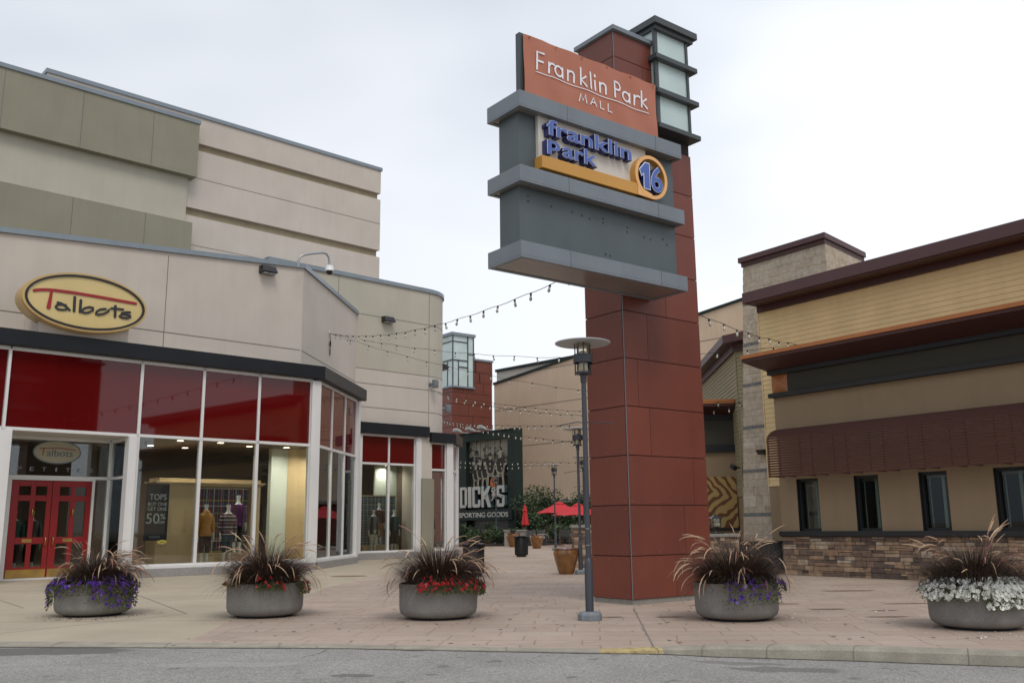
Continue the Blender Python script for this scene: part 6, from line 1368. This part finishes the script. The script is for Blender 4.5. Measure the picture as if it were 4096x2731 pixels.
def umb_open(label, x, y, z, rz, r_=1.45):
    t = thing('open_umbrella', label, 'umbrella', (x, y, 0), rz, 'open red patio umbrellas')
    b = MB(); n_ = 8; prof = [(0.02, z + .62), (.30, z + .52), (.75, z + .30), (1.15, z + .12), (r_, z)]
    vs = []; 
    for rr, zz in prof:
        for k in range(n_ * 2):
            a = PI * k / n_; sag = (.0 if k % 2 == 0 else -.035 * rr); rad = rr * (1 if k % 2 == 0 else .95); vs.append((rad * math.cos(a), rad * math.sin(a), zz + sag))
    m2 = n_ * 2; b.add(vs, [(i * m2 + k, i * m2 + (k + 1) % m2, (i + 1) * m2 + (k + 1) % m2, (i + 1) * m2 + k) for i in range(4) for k in range(m2)])
    b.build('canopy', M_umb, t)
    b = MB(); b.lathe([(.33, z + .53), (.18, z + .62), (.03, z + .68)], 16, cap=False); b.build('vent', M_umb, t)
    b = MB()
    for k in range(n_): a = 2 * PI * k / n_; b.tube([(0, 0, z + .56), (r_ * .97 * math.cos(a), r_ * .97 * math.sin(a), z - .01)], .012, 4); b.tube([(0, 0, z - .05), (r_ * .5 * math.cos(a), r_ * .5 * math.sin(a), z + .3)], .01, 4)
    b.build('rib', M_umbpole, t)
    b = MB(); b.tube([(0, 0, 0), (0, 0, z + .70)], .024, 10); b.lathe([(.02, z + .70), (.035, z + .73), (.01, z + .77)], 10); b.lathe([(.28, 0), (.28, .05), (.05, .09)], 20); b.build('pole', M_umbpole, t)
    return t
umb_open('open red umbrella nearer the far thin lamp', 2.85, 59.0, 2.05, .2); umb_open('open red umbrella overlapping the first, nearer the red tower', 3.75, 55.0, 1.86, .55, 1.55)
t = thing('closed_umbrella', 'furled dark red umbrella standing between the billboard and the bench', 'umbrella', (.73, 62.5, 0), 0)
b = MB(); b.lathe([(.10, 1.22), (.26, 1.32), (.20, 1.75), (.13, 2.15), (.17, 2.22), (.05, 2.60), (.02, 2.68)], 16); b.v = [(x * (1 + .12 * math.sin(7 * math.atan2(y, x))), y * (1 + .12 * math.sin(7 * math.atan2(y, x))), z) for x, y, z in b.v]; b.build('canopy', M_umb, t)
b = MB(); b.tube([(0, 0, 0), (0, 0, 2.7)], .024, 8); b.lathe([(.02, 2.68), (.04, 2.72), (.01, 2.78)], 10); b.lathe([(.28, 0), (.28, .06), (.05, .09)], 18); b.build('pole', M_umbpole, t)
def bench(label, x, y, rz, w=1.35):
    t = thing('park_bench', label, 'bench', (x, y, 0), rz, 'grey metal slatted benches')
    b = MB()
    for i in range(7): b.box(-w / 2, w / 2, -.30 + i * .075, -.30 + i * .075 + .055, .43, .45)
    b.build('seat', M_bench, t)
    b = MB()
    for i in range(6): z = .52 + i * .078; b.box(-w / 2, w / 2, .24 + i * .022, .26 + i * .022, z, z + .058)
    b.build('backrest', M_bench, t)
    for s in (-1, 1):
        b = MB(); xx = s * (w / 2 + .02); b.tube([(xx, -.30, 0), (xx, -.26, .43), (xx, -.28, .58), (xx, -.15, .68), (xx, .1, .66), (xx, .28, .60)], .02, 6); b.tube([(xx, .32, 0), (xx, .22, .43), (xx, .38, .98)], .02, 6); b.tube([(xx, -.28, .43), (xx, .24, .43)], .02, 6); b.build('leg', M_bench, t)
    return t
bench('grey metal slatted bench beside the pot with the spiky plant', 1.38, 61.5, R_(8), 1.3); bench('grey metal slatted bench angled beneath the open umbrellas', 3.25, 61.3, R_(-28), .95)
t = thing('stone_pier', 'stacked stone pier with pale cap beside the amber pot and second lamp', 'pier', (2.15, 28.8, 0), R_(0))
b = MB(); b.box(-.33, .33, -.33, .33, 0, 1.17); b.build('core', M_mortar, t)
b = MB(); blocks(b, -.37, .37, 0, 1.17, -.33, .06, .12, .12, .3, .04, .01, .02, 19); b.X = Matrix.Translation((-.33, 0, 0)) @ Matrix.Rotation(-PI / 2, 4, 'Z'); blocks(b, -.37, .33, 0, 1.17, .0, .06, .12, .12, .3, .04, .01, .02, 20); b.build('ledgestone', M_stone, t)
b = MB(); b.box(-.43, .43, -.43, .43, 1.17, 1.26); b.build('pier_cap', M_concd, t, bevel=.015)

# ------------------------------------------------------------------ festoon lights
bulb_me = None
def make_bulb():
    b = MB(); b.mi = 0; b.lathe([(.018, 0), (.022, -.01), (.022, -.05), (.018, -.055)], 8); b.mi = 1; b.lathe([(.016, -.055), (.024, -.085), (.030, -.12), (.026, -.15), (.008, -.165)], 10); o = b.build('bulb', [M_wire, M_bulb]); me = o.data; bpy.data.objects.remove(o); me.shade_smooth(); return me
bulb_me = make_bulb()
def festoon(label, P_, Q_, sag, n, s=1.0, t0=.03, t1=.985):
    P_, Q_ = Vector(P_), Vector(Q_); t = thing('string_lights', label, 'string lights', P_, 0, 'festoon strings over the plaza'); r = random.Random(n)
    def pt(u): p = P_.lerp(Q_, u); p.z -= 4 * sag * u * (1 - u) + .012 * math.sin(u * n * 3.1); return p - P_
    b = MB(); b.tube([pt(i / (n * 2)) for i in range(n * 2 + 1)], .007 * s, 4); b.build('wire', M_wire, t)
    for i in range(n):
        u = t0 + (t1 - t0) * (i + .5 + r.uniform(-.08, .08)) / n; o = bpy.data.objects.new('bulb', bulb_me); col.objects.link(o); o.parent = t; o.location = pt(u); o.scale = (s, s, s); o.rotation_euler = (r.uniform(-.25, .25), r.uniform(-.25, .25), 0)
    return t
hook = (-6.744, 33.41, 8.30)
festoon('festoon string rising from the cream wall hook to the red sign tower', hook, (1.35, 15.97, 5.75), .52, 23, 1.0)
festoon('middle festoon string from the wall hook, passing level behind the tower to the copper canopy', hook, (7.436, 23.38, 5.74), .60, 20, 1.0)
festoon('festoon string from the cream wall hook sagging lowest towards the rear wing', hook, (7.9, 29.3, 5.00), .60, 19, 1.0)
festoon('festoon string from the tower side down to the canopy edge of the restaurant', (3.383, 16.36, 4.98), (7.436, 23.38, 5.74), .10, 9, .9, .02)
t = thing('cable_bracket', 'small white bracket with looped cable where the strings meet the cream wall', 'bracket', hook, SROT + A1)
b = MB(); b.box(-.015, .015, -.02, .06, -.10, .10); b.build('plate', M_white, t); b = MB(); b.tube([(0, -.03, 0), (.02, -.05, -.25), (.0, -.05, -.45), (.05, -.05, -.75), (-.02, -.05, -.85), (-.06, -.05, -.72), (0, -.05, -.5)], .012, 5); b.box(-.03, .03, -.08, -.03, -.5, -.3); b.build('cable', M_wire, t)
festoon('upper of the two festoon strings from the rounded corner to the rear wing', (-3.31, 40.3, 7.04), (7.38, 29.5, 4.91), .46, 25, 1.0)
festoon('lower of the two festoon strings from the rounded corner to the rear wing', (-3.31, 40.3, 6.98), (6.41, 31.0, 5.0), .50, 24, 1.0)
festoon('festoon string crossing the beige wall to the second lamp arm', (-4.18, 52.0, 7.2), (1.77, 24.9, 3.9), .15, 26, .85)
festoon('festoon string crossing the top of the billboard to the second lamp', (-4.18, 52.0, 7.2), (1.82, 24.9, 3.42), .14, 26, .85)
festoon('far festoon string across the photo mural to the third lamp', (-3.47, 56.0, 5.12), (2.95, 39.5, 3.86), .03, 20, .95)
festoon('lowest far festoon string across the photo mural to the thin far lamp', (-3.59, 58.0, 4.99), (2.12, 48.7, 4.36), .09, 17, .95)
